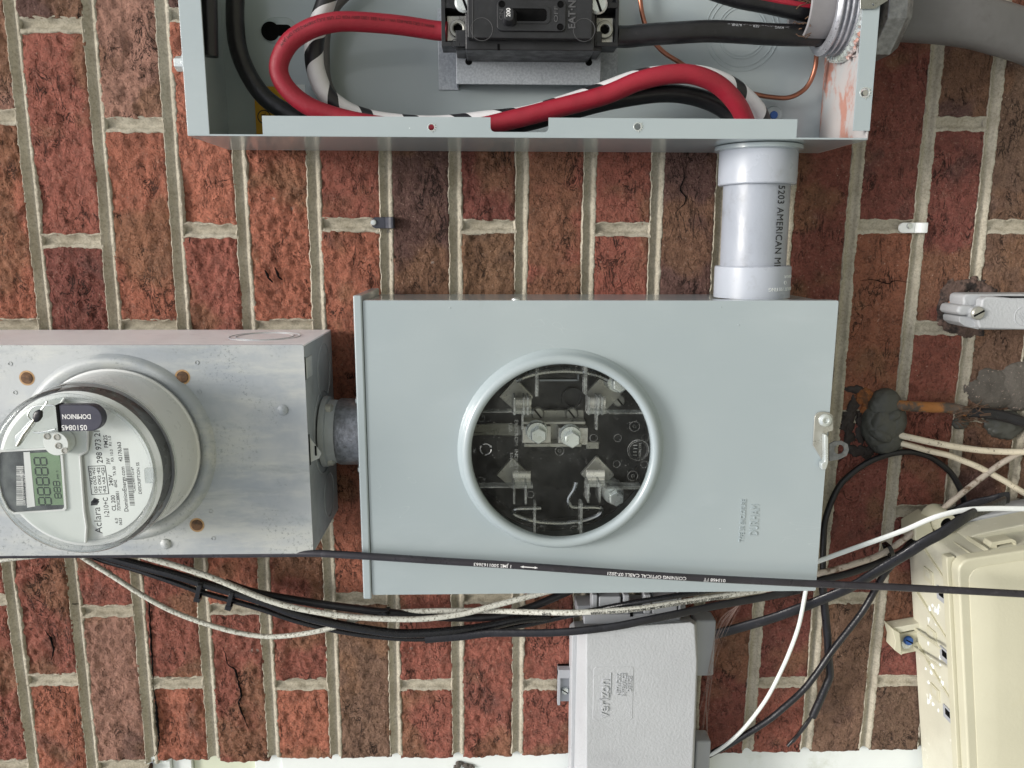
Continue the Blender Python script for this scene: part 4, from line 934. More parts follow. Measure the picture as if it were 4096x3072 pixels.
b.add([(oU1+.2, y0, 117), (oU1+9, (y0*.3+y1*.7), 112), (oU1+7, y1-2, 112), (oU1+.2, y1, 117), (oU1+.2, y0, 115.4), (oU1+9, (y0*.3+y1*.7), 110.4), (oU1+7, y1-2, 110.4), (oU1+.2, y1, 115.4)], [(0, 1, 2, 3), (7, 6, 5, 4), (0, 4, 5, 1), (1, 5, 6, 2), (2, 6, 7, 3), (3, 7, 4, 0)])
b.build('hasp', 'zinc', mb, bevel=.5)
b = MB(); b.box(oU1-.4, oU1+.5, y0-3, y1+2, 117.5, 119.5); b.box(oU1+4, oU1+5.6, (y0+y1)/2-3, (y0+y1)/2+6, 114.9, 115.3); b.build('hasp_slot', 'black_deep', mb)

# ---------------------------------------------------------------- electric meter
me_ = thing('electric_meter', 'round digital electricity meter under a clear cover, plugged into the old meter box', 'meter', (EC.x, EC.y, 124))
cx, cy = EC.x, EC.y
RB = IR; RF = (S(297+337, 1903, 194)-S(297, 1903, 194)).length
RF = (RF+ (S(297, 1903+328, 194)-S(297, 1903, 194)).length)/2
MB().lathe((cx, cy, 124), (0, 0, 1), [(RB, 0), (RB, 2.4), (RB-1.5, 3.4), (RF+3.2, 4.2), (RF+2.4, 10), (RF+1.4, 40), (RF+1.2, 47)], 96, cap=False).build('base_shell', 'meter_shell', me_, ang=50)
MB().ring((cx, cy, 126.5), (0, 0, 1), RB-2.0, 1.2, 1.2, 80).build('flange_rim', 'clear_rim', me_)
MB().lathe((cx, cy, 124), (0, 0, 1), [(RF+1.8, 43), (RF+2.0, 44.5), (RF+1.2, 45.5), (RF+.6, 60), (RF, 68), (RF-1.5, 71), (RF-5, 72.6), (RF-9, 72.8), (.05, 73.2)], 96, cap=False).build('clear_cover', 'clear_meter', me_, ang=50)
MB().lathe((cx, cy, 124), (0, 0, 1), [(RF+1.6, 46.2), (RF+2.3, 47), (RF+2.3, 48.6), (RF+1.4, 49.4)], 96, cap=False).build('cover_rim', 'clear_rim', me_)
MB().lathe((cx, cy, 124), (0, 0, 1), [(RF-3.4, 70.4), (RF-2.6, 72.2), (RF-4.4, 73.6), (RF-6.4, 73.4), (RF-7.4, 72.4)], 96, cap=False).build('cover_lip', 'clear_rim', me_)
MB().lathe((cx, cy, 124), (0, 0, 1), [(RF-2.6, 44), (RF-3.4, 60), (.05, 60.4)], 96, cap=False).build('inner_drum', 'drum', me_)
# face plate: pale disc with the window field
FD = 187
TM = lambda x, y, d: S(x/1.58, 1280+y/1.58, d)
def clipd(pts, r):
    o = []
    for p in pts:
        v_ = Vector((p[0]-cx, p[1]-cy)); L = v_.length
        o.append((cx+v_.x*min(1, r/L), cy+v_.y*min(1, r/L)))
    return o
MB().lathe((cx, cy, FD-3.6), (0, 0, 1), [(RF-3.6, .6), (RF-3.0, 1.2), (RF-4, 1.8), (.05, 1.8)], 80, cap=False).build('face_plate', 'meter_shell', me_)
pl = [TM(x, y, FD)[:2] for x, y in ((400, 400), (395, 520), (565, 560), (560, 820), (515, 850), (540, 1200), (555, 1300), (560, 1500))]
arc = []
a1 = math.atan2(pl[-1][1]-cy, pl[-1][0]-cx); a0 = math.atan2(pl[0][1]-cy, pl[0][0]-cx)
for i in range(41):
    a = a1+(a0+2*math.pi-a1)*i/40; arc.append((cx+(RF-6.8)*math.cos(a), cy+(RF-6.8)*math.sin(a)))
left_plate = clipd([(p[0], p[1]) for p in pl], RF-6.8)+arc[1:-1]
MB().prism(left_plate, FD-1.3, FD+2.2).build('raised_bezel', 'face', me_, bevel=1.0)
MB().prism(left_plate, FD-1.3, FD+2.0); 
q = MB()
for i in range(len(pl)-1):
    a_, b_ = clipd([pl[i], pl[i+1]], RF-7.5); q.tube([Vector((a_[0], a_[1], FD+2)), Vector((b_[0], b_[1], FD+2))], 1.0, 8)
q.build('bezel_bead', 'meter_shell', me_)
# window
wn_ = [tuple(TM(x, y, FD+2)[:2]) for x, y in ((-4, 1010), (-4, 850), (12, 832), (372, 812), (386, 826), (412, 1178), (400, 1192), (95, 1212), (60, 1190), (20, 1110))]
wn2 = [(a, b) for a, b in wn_]
cg = (sum(p[0] for p in wn_)/len(wn_), sum(p[1] for p in wn_)/len(wn_))
outw = [(cg[0]+(a-cg[0])*1.06, cg[1]+(b-cg[1])*1.06) for a, b in wn_]
wf = MB().plate([outw, wn_], FD+2.0, FD+3.6).build('display_frame', 'meter_shell', me_, bevel=.4)
MB().prism(wn_, FD+1.9, FD+2.4).build('display_window', 'lcd_top', me_)
lc = [tuple(TM(x, y, FD+3)[:2]) for x, y in ((188, 842), (372, 832), (408, 1168), (226, 1174))]
lcd = MB().prism(lc, FD+2.3, FD+2.9).build('display_panel', 'lcd', me_)
SEG = [((0, 1), (1, 1)), ((0, .5), (1, .5)), ((0, 0), (1, 0)), ((0, 0), (0, .5)), ((0, .5), (0, 1)), ((1, 0), (1, .5)), ((1, .5), (1, 1))]
def digits(n, x0, y0, x1, y1, hx, d, target):
    """n seven-segment eights; (x0,y0) start of the first baseline, (x1,y1) end, hx glyph height in survey units"""
    for i in range(n):
        f0, f1 = i/n+.06/n, (i+.80)/n
        def Q(a, b): t = f0+(f1-f0)*a; return TM(x0+(x1-x0)*t-hx*b, y0+(y1-y0)*t, d)
        g_ = MB()
        for (a, b), (c, e) in SEG:
            p, r = Q(a, b), Q(c, e); p, r = p.lerp(r, .1), p.lerp(r, .9); t = (r-p).normalized(); nn = Vector((-t.y, t.x, 0))*.5*(1 if hx > 60 else .6)
            g_.prism([(p.x+nn.x, p.y+nn.y), (r.x+nn.x, r.y+nn.y), (r.x-nn.x, r.y-nn.y), (p.x-nn.x, p.y-nn.y)], d-.05, d+.1)
        g_.build('display_digit', 'lcd_dark', target)
digits(5, 326, 1172, 290, 858, 78, FD+3, lcd)
digits(3, 388, 1128, 374, 1012, 40, FD+3, lcd)
MB().text('kWh  C', TM(372, 1005, FD+3), 2.2, UP, LF, .06).build('display_legend', 'lcd_dark', lcd)
q = MB()
rg = random.Random(9); y = 1170
while y > 925:
    wv_ = rg.choice((3, 4, 7)); a_, b_ = TM(104, y, FD+2.4), TM(148, y-wv_, FD+2.4); q.box(a_.x, b_.x, b_.y, a_.y, FD+2.3, FD+2.55); y -= wv_+rg.choice((3, 5))
q.text('0088 64 CK8 81 1C 16 6E 78', TM(163, 1172, FD+2.4), 2.4, UP, LF, .06); q.build('barcode', 'white_ink', me_)
q = MB(); q.text('00000 ENERGY 60 AMI KW', TM(183, 1175, FD+2.5), 2.3, UP, LF, .06); q.build('print', 'white_ink', me_)
a_ = MB().prism([tuple(TM(x, y, FD+2.4)[:2]) for x, y in ((148, 835), (188, 833), (222, 1178), (172, 1186))], FD+2.3, FD+2.5).build('display_strip', 'meter_shell', me_)
# printed label
lab = [(610, 600), (640, 640)]
lp = [TM(x, y, FD)[:2] for x, y in ((590, 700), (555, 850), (530, 860), (560, 1200), (580, 1290), (645, 1350))]
ar2 = []
a0 = math.atan2(lp[-1][1]-cy, lp[-1][0]-cx); a1 = math.atan2(TM(670, 650, FD).y-cy, TM(670, 650, FD).x-cx)
for i in range(31):
    a = a0+(a1-a0)*i/30; ar2.append((cx+(RF-10)*math.cos(a), cy+(RF-10)*math.sin(a)))
lbl = MB().prism([(p[0], p[1]) for p in clipd(lp, RF-10)]+ar2, FD-1.4, FD-.6).build('printed_label', 'label', me_)
LD = FD-.6
LT = MB()
def lt(s_, x, y0, y1, sz, off=.05):
    global LT
    LT.text(s_, TM(x, y0, LD), sz, UP, LF, .08, offset=off, fit=(TM(x, y0, LD)-TM(x, y1, LD)).length); LT.build('print', 'black_ink', lbl); LT = MB()
lt('Aclara', 648, 1350, 1183, 8.4, -.04); lt('I-210+C', 692, 1245, 1122, 5.6, .02); lt('CL 200', 734, 1206, 1108, 4.6); lt('240V', 715, 1048, 978, 4.4); lt('3W', 697, 913, 872, 4.2); lt('FM2S', 684, 808, 728, 4.4)
lt('727XC88051', 762, 1206, 1083, 3.4); lt('60HZ', 741, 1058, 1010, 3.2, .03); lt('TA 30', 734, 985, 925, 3.2, .03); lt('Kh 10.0', 719, 896, 818, 3.2, .03); lt('Kt 1.0', 706, 797, 733, 3.2, .03)
lt('DominionEnergy.com', 812, 1212, 928, 4.6, .04); lt('42176363', 774, 895, 772, 4.0); lt('298 973 21', 650, 905, 700, 6.6, .06)
lt('*C6D298973216*', 858, 1092, 930, 3.0, .02); lt('DESCRIPTION SS', 896, 1100, 900, 3.4, .02); lt('6.0', 746, 1286, 1252, 3.2, .02); lt('0623', 772, 1296, 1252, 3.2, .02)
for r_, (x, y) in (('\u2022V2 OF2', (588, 1040)), ('OJ2 OU2 \u2022N2', (616, 1095)), ('\u2022T2 OK2 \u2022E2', (645, 1094)), ('\u2022R2 \u2022A2 \u2022Q2', (672, 1092))): lt(r_, x, y, 932, 3.2)

q = MB(); bx = [TM(x, y, LD) for x, y in ((557, 925), (664, 921), (687, 1098), (580, 1103))]
for i in range(4): q.tube([bx[i], bx[(i+1) % 4]], .28, 4)
y = 1172
rg = random.Random(3)
while y > 812:
    wv_ = rg.choice((2, 3, 3, 6)); t = (1172-y)/360; x0 = 822-42*t; a_, b_ = TM(x0, y, LD), TM(x0+30, y-wv_, LD); q.box(a_.x, b_.x, b_.y, a_.y, LD, LD+.12); y -= wv_+rg.choice((2, 3, 5))
q.build('barcode', 'black_ink', lbl)
q = MB(); c_ = TM(600, 1150, LD)
for k, s_ in ((0, 1.0), (1, .8)):
    pts = [(c_.x+(-3.6+k*2.6)*1, c_.y+3-k*2), (c_.x+1.5, c_.y+2.6-k*2), (c_.x+3.6, c_.y-.5-k*1.6), (c_.x-.5, c_.y-2.6-k), (c_.x-3+k, c_.y-.3)]
    q.prism(pts, LD, LD+.1)
q.build('leaf_logo', 'black_ink', lbl)
# clear catch, rim debris
c_ = TM(938, 985, 194); MB().box(c_.x-3, c_.x+5, c_.y-6, c_.y+6, 190, 195).build('cover_catch', 'clear_rim', me_, bevel=.8)
q = MB()
for i in range(10):
    rg = random.Random(i); c_ = TM(735+rg.uniform(-18, 25), 540+rg.uniform(-8, 12), 180); q.tube([c_, c_+Vector((rg.uniform(-4, 5), rg.uniform(-3, 3), 2)), c_+Vector((rg.uniform(-7, 7), rg.uniform(-4, 4), 2))], .35, 4)
q.build('dry_debris', 'fibre', me_)
MB().ring((cx, cy, FD-1), (0, 0, 1), RF-8.4, .8, 1.2, 80).build('face_rim', 'clear_rim', me_)
# optical reset button on the face
ob = TM(352, 782, 200); q = MB(); q.lathe((ob.x, ob.y, 190), (0, 0, 1), [(9.8, 0), (9.8, 9), (9.2, 9.8), (.1, 9.8)], 40, cap=False); ob_ = q.build('optical_port', 'face', me_, ang=40)
for x, y in ((296, 735), (358, 740), (368, 795), (408, 826)):
    c_ = TM(x, y, 200); MB().lathe((c_.x, c_.y, 199.8), (0, 0, 1), [(2.6, 0), (2.6, .5), (1.9, .6), (1.6, .1), (.1, .1)], 20, cap=False).build('port_window', 'dark_steel', ob_)
tw = thing('meter_seal', 'dark slate barrel seal stamped DOMINION 0510845 hanging on a bent wire over the meter', 'seal', (TM(500, 620, 205)))
sa, sc = TM(358, 538, 208), TM(655, 703, 208); r_ = (sc.y-sa.y)/2
o_ = [(sa.x, sa.y), (sc.x-r_, sa.y)]+[(sc.x-r_+r_*math.sin(a), sa.y+r_-r_*math.cos(a)) for a in [math.pi*i/14 for i in range(1, 14)]]+[(sc.x-r_, sc.y), (sa.x, sc.y)]
sl_ = MB().prism(o_, 200, 208).build('seal_body', 'seal', tw, bevel=.8)
q = MB(); p_ = TM(574, 596, 208); q.text('DOMINION', p_, 5.2, LF, (0, 1, 0), .15, offset=.1, fit=(TM(574, 596, 208)-TM(392, 596, 208)).length); p_ = TM(550, 664, 208); q.text('0510845', p_, 5.8, LF, (0, 1, 0), .15, offset=.08, fit=(TM(550, 664, 208)-TM(388, 664, 208)).length); q.build('stamped_lettering', 'white_ink', sl_)
MB().box(sa.x-.8, sa.x+1.6, sa.y-.3, sc.y+.3, 199.8, 208.6).build('seal_end', 'black_deep', tw, bevel=.3)
for pts in (((350, 550), (330, 538), (230, 545), (190, 570), (178, 610), (215, 640), (240, 600), (290, 530), (298, 515)), ((350, 690), (300, 702), (240, 712), (210, 706)),):
    MB().tube(path([(a/1.58, 1280+b/1.58, 203) for a, b in pts], 1.5), .75, 8).build('seal_wire', 'steel', tw)
q = MB(); q.prism([tuple(TM(x, y, 202)[:2]) for x, y in ((100, 795), (90, 760), (92, 735), (130, 700), (200, 620), (260, 570), (270, 585), (225, 650), (180, 715), (120, 800))], 200.5, 201.5); q.build('hasp_plate', 'steel', tw, bevel=.3)
MB().tube([TM(108, 795, 203), TM(150, 720, 204), TM(232, 610, 204)], 1.2, 8).build('seal_pin', 'dark_steel', tw)
c_ = TM(238, 605, 204); q = MB(); q.blob(c_, (3.6, 5.5, 1.6), .2, .1, 2, 3, .6); q.build('twisted_wire', 'cable_black', tw)

# ---------------------------------------------------------------- cables below and beside the boxes
def cable(name, mat, px, r, label, cat='cable', n=12, flat=None, step=5, group=None, twist=None):
    p = path(px, step); o = MB().tube(p, r, n, flat=flat, twist=twist).build(name, mat, None, ang=60); tag(o, label, cat, group); return o, p
fo, fp = cable('fibre_cable', 'cable_purple', [(-150, 2222, 104), (200, 2218, 106), (700, 2217, 108), (1000, 2216, 112), (1150, 2214, 117), (1279, 2214, 123), (1487, 2226, 127), (1767, 2244, 128), (2048, 2261, 129), (2511, 2294, 131), (2742, 2309, 132), (3072, 2326, 134), (3257, 2335, 134), (3600, 2350, 138), (4096, 2376, 144), (4250, 2385, 146)], 3.3,
               'slim dark fibre cable stretched across the front of the grey boxes', n=16)
rv = list(reversed(fp)); 
def arcpos(pts, x):
    t = S(x, 2300, 130).x; L = 0
    for i in range(1, len(pts)):
        if pts[i].x < t: return L
        L += (pts[i]-pts[i-1]).length
b = MB()
for s_, x in (('013468 FT', 2872), ('CORNING OPTICAL CABLE 07-2021', 2722), ('\u2194', 2130), ('1 JME 5001163663', 2040)):
    if s_ == '\u2194': continue
    b.text(s_, (0, 0, 0), 3.9, (1, 0, 0), (0, 1, 0), .04, fn=on_tube(rv, 3.3, .0-.45, arcpos(rv, x), 1), wide=1.18, offset=.04); b.build('print', 'white_ink', fo, recalc=False); b = MB()
f_ = on_tube(rv, 3.3, -.2, arcpos(rv, 2130), 1)
b.add([f_(0, 0, 0), f_(3, 1, 0), f_(3, .4, 0), f_(13, .4, 0), f_(13, 1, 0), f_(16, 0, 0), f_(13, -1, 0), f_(13, -.4, 0), f_(3, -.4, 0), f_(3, -1, 0)], [(0, 1, 2, 3, 4, 5, 6, 7, 8, 9)])
b.build('printed_arrow', 'white_ink', fo, recalc=False)
cable('frayed_cable', 'cable_rope', [(-180, 2290, 40), (0, 2243, 42), (140, 2226, 42), (300, 2205, 40)], 2.2, 'frayed dirty white cable slipping out under the left edge of the old meter box')
cable('coax_cable', 'cable_rope', [(270, 2180, 28), (340, 2235, 30), (450, 2304, 30), (580, 2387, 30), (718, 2457, 30), (904, 2519, 30), (1048, 2545, 30), (1160, 2542, 32), (1302, 2518, 34), (1420, 2480, 30), (1500, 2450, 22)], 2.6, 'lowest dirty white cable sagging in front of the bricks at the lower left')
cable('coax_cable', 'cable_rope', [(430, 2170, 40), (570, 2224, 42), (700, 2262, 42), (833, 2305, 42), (940, 2348, 42), (1048, 2392, 42), (1150, 2424, 42), (1279, 2450, 42), (1420, 2468, 42), (1560, 2476, 42), (1700, 2475, 42), (1850, 2455, 42), (1955, 2428, 42), (2100, 2390, 42), (2233, 2355, 40), (2400, 2310, 36)], 3.0, 'dirty white cable sagging along the top of the black bundle below the boxes')
cable('black_cable', 'cable_black_gloss', [(260, 2150, 30), (400, 2215, 34), (560, 2262, 36), (700, 2300, 38), (811, 2334, 38), (930, 2368, 38), (1048, 2405, 38), (1160, 2448, 38), (1302, 2487, 38), (1487, 2521, 38), (1626, 2534, 38), (1811, 2524, 38), (1950, 2506, 36), (2080, 2478, 34), (2200, 2468, 30)], 4.6, 'glossy black cable, thickest of the sagging bundle left of the plastic network box', n=16)
cable('black_cable', 'cable_black_gloss', [(240, 2160, 20), (380, 2230, 24), (560, 2284, 28), (720, 2338, 30), (810, 2370, 30), (930, 2403, 30), (1048, 2437, 30), (1200, 2488, 30), (1400, 2532, 30), (1626, 2555, 30), (1811, 2548, 30), (1960, 2520, 30), (2100, 2500, 30), (2279, 2461, 36), (2511, 2415, 62), (2696, 2385, 70), (2900, 2352, 66), (3100, 2330, 50)], 2.9, 'thin black cable along the underside of the sagging bundle, passing over the network box')
cable('black_cable', 'cable_black', [(900, 2330, 24), (1024, 2372, 24), (1255, 2412, 26), (1430, 2436, 28), (1550, 2450, 28), (1800, 2470, 26), (2000, 2465, 26), (2120, 2430, 24), (2240, 2380, 22), (2350, 2330, 20)], 4.2, 'black cable rising behind the white ones to the underside of the meter socket box')
cable('flat_cable', 'cable_flatblack', [(1700, 2558, 40), (1850, 2546, 42), (1950, 2533, 46), (2048, 2532, 52), (2200, 2531, 60), (2330, 2522, 66), (2465, 2505, 70), (2580, 2482, 72), (2696, 2458, 70), (2881, 2420, 60), (3072, 2386, 50), (3200, 2360, 40)], 1, 'flat black drop cable lying across the upper edge of the plastic network box', flat=(4.2, 2.2), n=14)
c6, c6p = cable('network_cable', 'cable_white' if False else 'cable_rope', [(1500, 2452, 26), (1600, 2448, 26), (1765, 2443, 28), (1950, 2443, 30), (2150, 2449, 46), (2300, 2450, 60), (2465, 2442, 66), (2580, 2431, 68), (2696, 2413, 66), (2928, 2378, 58), (3060, 2358, 50), (3200, 2330, 40)], 2.9, 'off-white network cable printed CAT6, above the plastic network box', n=16)
b = MB()
def arcx(pts, x, d=60):
    t = S(x, 2400, d).x; L = 0
    for i in range(1, len(pts)):
        if pts[i].x > t: return L
        L += (pts[i]-pts[i-1]).length
b.text('PERFECT LINK CAT6 PC6UVXM CMR-CMX OUTDOOR FT4-90C ETL VERIFIED TO', (0, 0, 0), 3.3, (1, 0, 0), (0, 1, 0), .04, fn=on_tube(c6p, 2.9, .38, arcx(c6p, 2380), -1), wide=1.2, offset=.05)
b.build('print', 'black_ink', c6, recalc=False); b = MB()
b.text('PPC 0', (0, 0, 0), 3.3, (1, 0, 0), (0, 1, 0), .04, fn=on_tube(c6p, 2.9, .38, arcx(c6p, 2190), -1), wide=1.2, offset=.05); b.build('print', 'black_ink', c6, recalc=False)
def tie(x, y, d, ang, w, h, label):
    c_ = S(x, y, d); ca, sa = math.cos(ang), math.sin(ang); t = MB(); K = 22; vs_ = []
    for i in range(K):
        a = 2*math.pi*i/K; cc = (math.copysign(abs(math.cos(a))**.6, math.cos(a)), math.copysign(abs(math.sin(a))**.6, math.sin(a)))
        for s_, k in ((-2.2, 1), (2.2, 1), (2.2, .88), (-2.2, .88)):
            y_, z_ = cc[0]*h*k, cc[1]*w*k; vs_.append((c_.x+s_*ca-y_*sa, c_.y+s_*sa+y_*ca, c_.z+z_))
    fs = [(i*4+j, i*4+(j+1) % 4, ((i+1) % K)*4+(j+1) % 4, ((i+1) % K)*4+j) for i in range(K) for j in range(4)]
    t.add(vs_, fs); hx, hy_ = c_.x-h*sa*1.0, c_.y+h*ca*1.0
    t2_ = MB(); t2_.box(-3.2, 3.2, h-1.5, h+3.2, w*.1, w*.75)
    for q in t2_.v: q.x, q.y, q.z = c_.x+q.x*ca-q.y*sa, c_.y+q.x*sa+q.y*ca, c_.z+q.z
    t.add(t2_.v, t2_.f); o = t.build('cable_tie', 'cable_black_gloss', None, bevel=.3); tag(o, label, 'cable tie')
tie(806, 2350, 36, .28, 10, 10, 'black cable tie nearer the meter, around the sagging bundle')
tie(931, 2382, 36, .30, 10, 10.5, 'black cable tie second along the sagging bundle, beside the white cable')
tie(1545, 2446, 28, 1.3, 5.5, 5, 'small black cable tie with its tail up, at the middle of the sagging cables')
tie(3553, 2196, 40, -.42, 8, 6.5, 'black cable tie round the old coax cable left of the beige box')
# right-hand side
cable('loop_cable', 'cable_black', [(3292, 2420, 20), (3292, 2350, 18), (3292, 2260, 16), (3294, 2160, 14), (3303, 2070, 12), (3350, 1955, 10), (3400, 1900, 9), (3465, 1853, 8), (3540, 1822, 8), (3604, 1809, 9), (3660, 1810, 9), (3720, 1828, 9), (3775, 1866, 9), (3813, 1905, 9), (3848, 1975, 9), (3858, 2050, 9), (3840, 2140, 10)], 3.2, 'thin black cable bent in a large round loop below the dark putty')
cable('dead_cable', 'cable_flatblack', [(3290, 2330, 24), (3293, 2370, 24), (3300, 2443, 24), (3311, 2560, 22), (3315, 2640, 22), (3320, 2700, 22), (3310, 2730, 22), (3280, 2800, 20), (3250, 2866, 18)], 4.2, 'cut black cable end, kinked, hanging over the bricks right of the network box', n=14)
o = cable('inner_wire', 'cable_black', [(3250, 2862, 18), (3225, 2892, 17), (3190, 2940, 15), (3150, 2984, 13)], 1.8, 'thin black wires poking out of the cut cable end', 'wire')
MB().tube(path([(3246, 2868, 20), (3222, 2905, 19), (3198, 2935, 17), (3172, 2966, 15)], 4), 1.6, 8).build('second_strand', 'cable_black', o[0])
cable('black_cable', 'cable_flatblack', [(3700, 2120, 16), (3640, 2175, 18), (3590, 2235, 22), (3535, 2300, 26), (3490, 2378, 30), (3442, 2457, 30), (3331, 2600, 30), (3270, 2688, 30), (3211, 2762, 30), (3130, 2835, 30), (3060, 2890, 28), (2928, 2971, 24), (2835, 3020, 20), (2790, 3050, 18)], 3.5, 'long black cable running diagonally down to the bottom of the network box')
cable('white_cable', 'cable_white', [(3240, 2300, 60), (3228, 2340, 60), (3218, 2390, 58), (3205, 2460, 54), (3188, 2526, 50), (3155, 2615, 46), (3118, 2697, 42), (3072, 2785, 38), (3020, 2860, 34), (2960, 2930, 30), (2900, 2982, 26), (2844, 3018, 22), (2790, 3040, 18)], 2.1, 'smooth white cable hanging from the corner of the meter socket box')
cable('white_flat_cable', 'cable_white', [(3180, 2280, 60), (3265, 2248, 64), (3396, 2200, 72), (3520, 2156, 80), (3628, 2116, 86), (3700, 2084, 92), (3766, 2060, 96), (3859, 2040, 98), (3960, 2034, 98), (4096, 2035, 98), (4250, 2040, 98)], 1, 'bright white flat cable sweeping over the beige box', flat=(2.6, 1.5), n=12)
cable('old_coax', 'cable_old', [(3160, 2330, 44), (3265, 2296, 44), (3350, 2276, 42), (3442, 2248, 40), (3500, 2228, 38), (3570, 2190, 36), (3640, 2140, 34), (3690, 2110, 32)], 3.1, 'old grimy coax cable running from the meter socket box to the beige box')
cable('old_coax', 'cable_old', [(3745, 2062, 30), (3790, 2020, 28), (3845, 1975, 24), (3905, 1928, 20), (3998, 1858, 16), (4072, 1816, 14), (4200, 1745, 12)], 3.0, 'old grimy coax cable leaving the beige box towards the right edge')
cable('black_cable', 'cable_black', [(3160, 2360, 30), (3265, 2326, 30), (3400, 2292, 30), (3535, 2243, 28), (3600, 2215, 26), (3660, 2170, 24), (3740, 2100, 20), (3800, 2040, 16)], 3.8, 'black cable shadowing the old coax just beneath it, left of the beige box')
fl_, _ = cable('flat_cable', 'cable_flatblack', [(2700, 2560, 14), (2790, 2552, 16), (2872, 2534, 20), (3072, 2478, 36), (3180, 2440, 46), (3257, 2410, 52), (3396, 2352, 70), (3489, 2298, 86), (3560, 2255, 96), (3628, 2215, 106), (3700, 2168, 112), (3766, 2133, 114), (3830, 2090, 112), (3890, 2055, 100), (3960, 2030, 70), (4015, 2005, 40)], 1, 'flat black cable crossing in front of the corner of the beige box', flat=(5.6, 2.4), n=14, step=5)
cable('flat_cable', 'cable_flatblack', [(4035, 1990, 30), (4000, 1995, 30), (3960, 2006, 26), (3900, 2018, 22), (3850, 2035, 18), (3800, 2065, 14), (3760, 2100, 12)], 1, 'folded end of flat black cable lying on the bricks above the beige box', flat=(6.5, 2), n=14)
cable('cream_cable', 'cable_cream', [(3548, 1722, 4), (3592, 1738, 9), (3640, 1750, 16), (3766, 1777, 20), (3905, 1799, 18), (4000, 1806, 16), (4096, 1808, 16), (4230, 1806, 16)], 3.4, 'upper of two cream cables leaving the dark putty')
cable('cream_cable', 'cable_cream', [(3545, 1750, 2), (3588, 1768, 7), (3640, 1782, 12), (3720, 1804, 14), (3790, 1820, 16), (3836, 1837, 16), (3900, 1862, 16), (3952, 1888, 16), (4020, 1925, 16), (4096, 1972, 16), (4200, 2040, 16)], 3.2, 'lower cream cable with a brown band, slanting down from the dark putty')
rc, _ = cable('rusty_cable', 'rustcable', [(3545, 1620, 4), (3600, 1622, 9), (3700, 1628, 14), (3800, 1632, 14), (3880, 1650, 14)], 5.6, 'thick rust-coated cable end between the dark putty and the grey cable', n=16)
cable('grey_cable', 'cable_flatblack', [(3860, 1650, 14), (3928, 1652, 16), (4000, 1662, 16), (4096, 1690, 16), (4230, 1740, 16)], 5.6, 'thick slate grey cable at the right edge, beyond the rusty stretch', n=16)
b = MB()
for i in range(70):
    rg = random.Random(i+300); c_ = S(rg.uniform(3815, 3925), rg.uniform(1622, 1690), rg.uniform(10, 24)); a = rg.uniform(-.9, .9)
    b.tube([c_, c_+Vector((math.cos(a)*rg.uniform(2, 9), math.sin(a)*5, rg.uniform(-2, 3))), c_+Vector((math.cos(a)*rg.uniform(8, 14), math.sin(a)*9, rg.uniform(-2, 3)))], rg.uniform(.25, .7), 4)
b.build('frayed_fibre', 'fibre', rc)
# ---------------------------------------------------------------- putty, foam, cement
def lump(name, mat, px, label, cat, amp=.25, fr=.05, sub=5):
    b = MB()
    for i, (x, y, d, ru, rv_, rd, rot) in enumerate(px): b.blob(S(x, y, d), (ru, rv_, rd), amp, fr, i*3.1+x*.01, sub, rot)
    o = b.build(name, mat, None, ang=80); tag(o, label, cat); return o
lump('duct_seal', 'putty', [(3535, 1625, 2, 17, 19, 13, .1), (3527, 1700, 2, 22, 26, 15, -.1), (3545, 1755, 2, 18, 17, 13, -.2), (3570, 1690, 2, 13, 22, 13, 0), (3512, 1735, 4, 15, 9, 15, .5), (3560, 1655, 4, 12, 8, 14, -.5), (3500, 1680, 4, 9, 15, 13, .2)], 'dark grey putty lump where the cream cables leave the wall', 'putty', .10, .035)
lump('foam_patch', 'foam', [(3458, 1585, -1, 9, 10, 5, .3), (3464, 1628, -1, 6, 11, 4, .2)], 'small orange foam patch left of the dark putty', 'foam', .3, .08)
lump('duct_seal', 'putty', [(3842, 1692, 0, 9, 7, 6, 0)], 'small round putty dab on the mortar under the rusty cable', 'putty', .2, .08, 4)
lump('duct_seal', 'putty', [(4020, 1700, 0, 22, 15, 7, .1), (3985, 1712, 0, 10, 10, 6, 0)], 'flattened putty dab under the thick slate grey cable', 'putty', .25, .08, 4)
lump('cement_patch', 'patch', [(4010, 1565, -3, 38, 19, 7, -.15), (4095, 1540, -3, 32, 28, 8, 0), (3930, 1570, -3, 22, 15, 6, .2), (3975, 1520, -3, 24, 12, 6, .3)], 'rough grey cement patch smeared over the bricks at the right edge', 'cement patch', .12, .035)
lump('sooty_putty', 'soot', [(3860, 1145, -2, 26, 9, 4, -.15), (3790, 1185, -2, 11, 17, 4, .3), (3770, 1235, -2, 6, 16, 4, 0), (3795, 1285, -2, 9, 13, 4, -.5), (3850, 1318, -2, 22, 8, 4, .2), (3940, 1155, -2, 18, 7, 4, .4)], 'cracked sooty putty ring round the end of the grey conduit fitting', 'putty', .35, .07)
lump('orange_putty', 'ochre', [(3822, 1235, -1.5, 13, 20, 4.5, 0)], 'smooth orange putty behind the nose of the grey conduit fitting', 'putty', .25, .06)
b = MB()
for i, (x, y, a, c, r) in enumerate(((3402, 1650, 7, 17, .3), (3395, 1735, 6, 12, .1), (3425, 1800, 9, 7, -.3), (3440, 1700, 6, 18, 0), (3420, 1560, 12, 4, .2), (3470, 1815, 9, 6, .1))): b.blob(S(x, y, -.8), (a, c, 1.9), .6, .11, i*5.3, 4, r)
tag(b.build('tar_smear', 'tar', None, ang=80), 'ragged black tar smears on the bricks between the latch and the dark putty', 'stain')
b = MB()
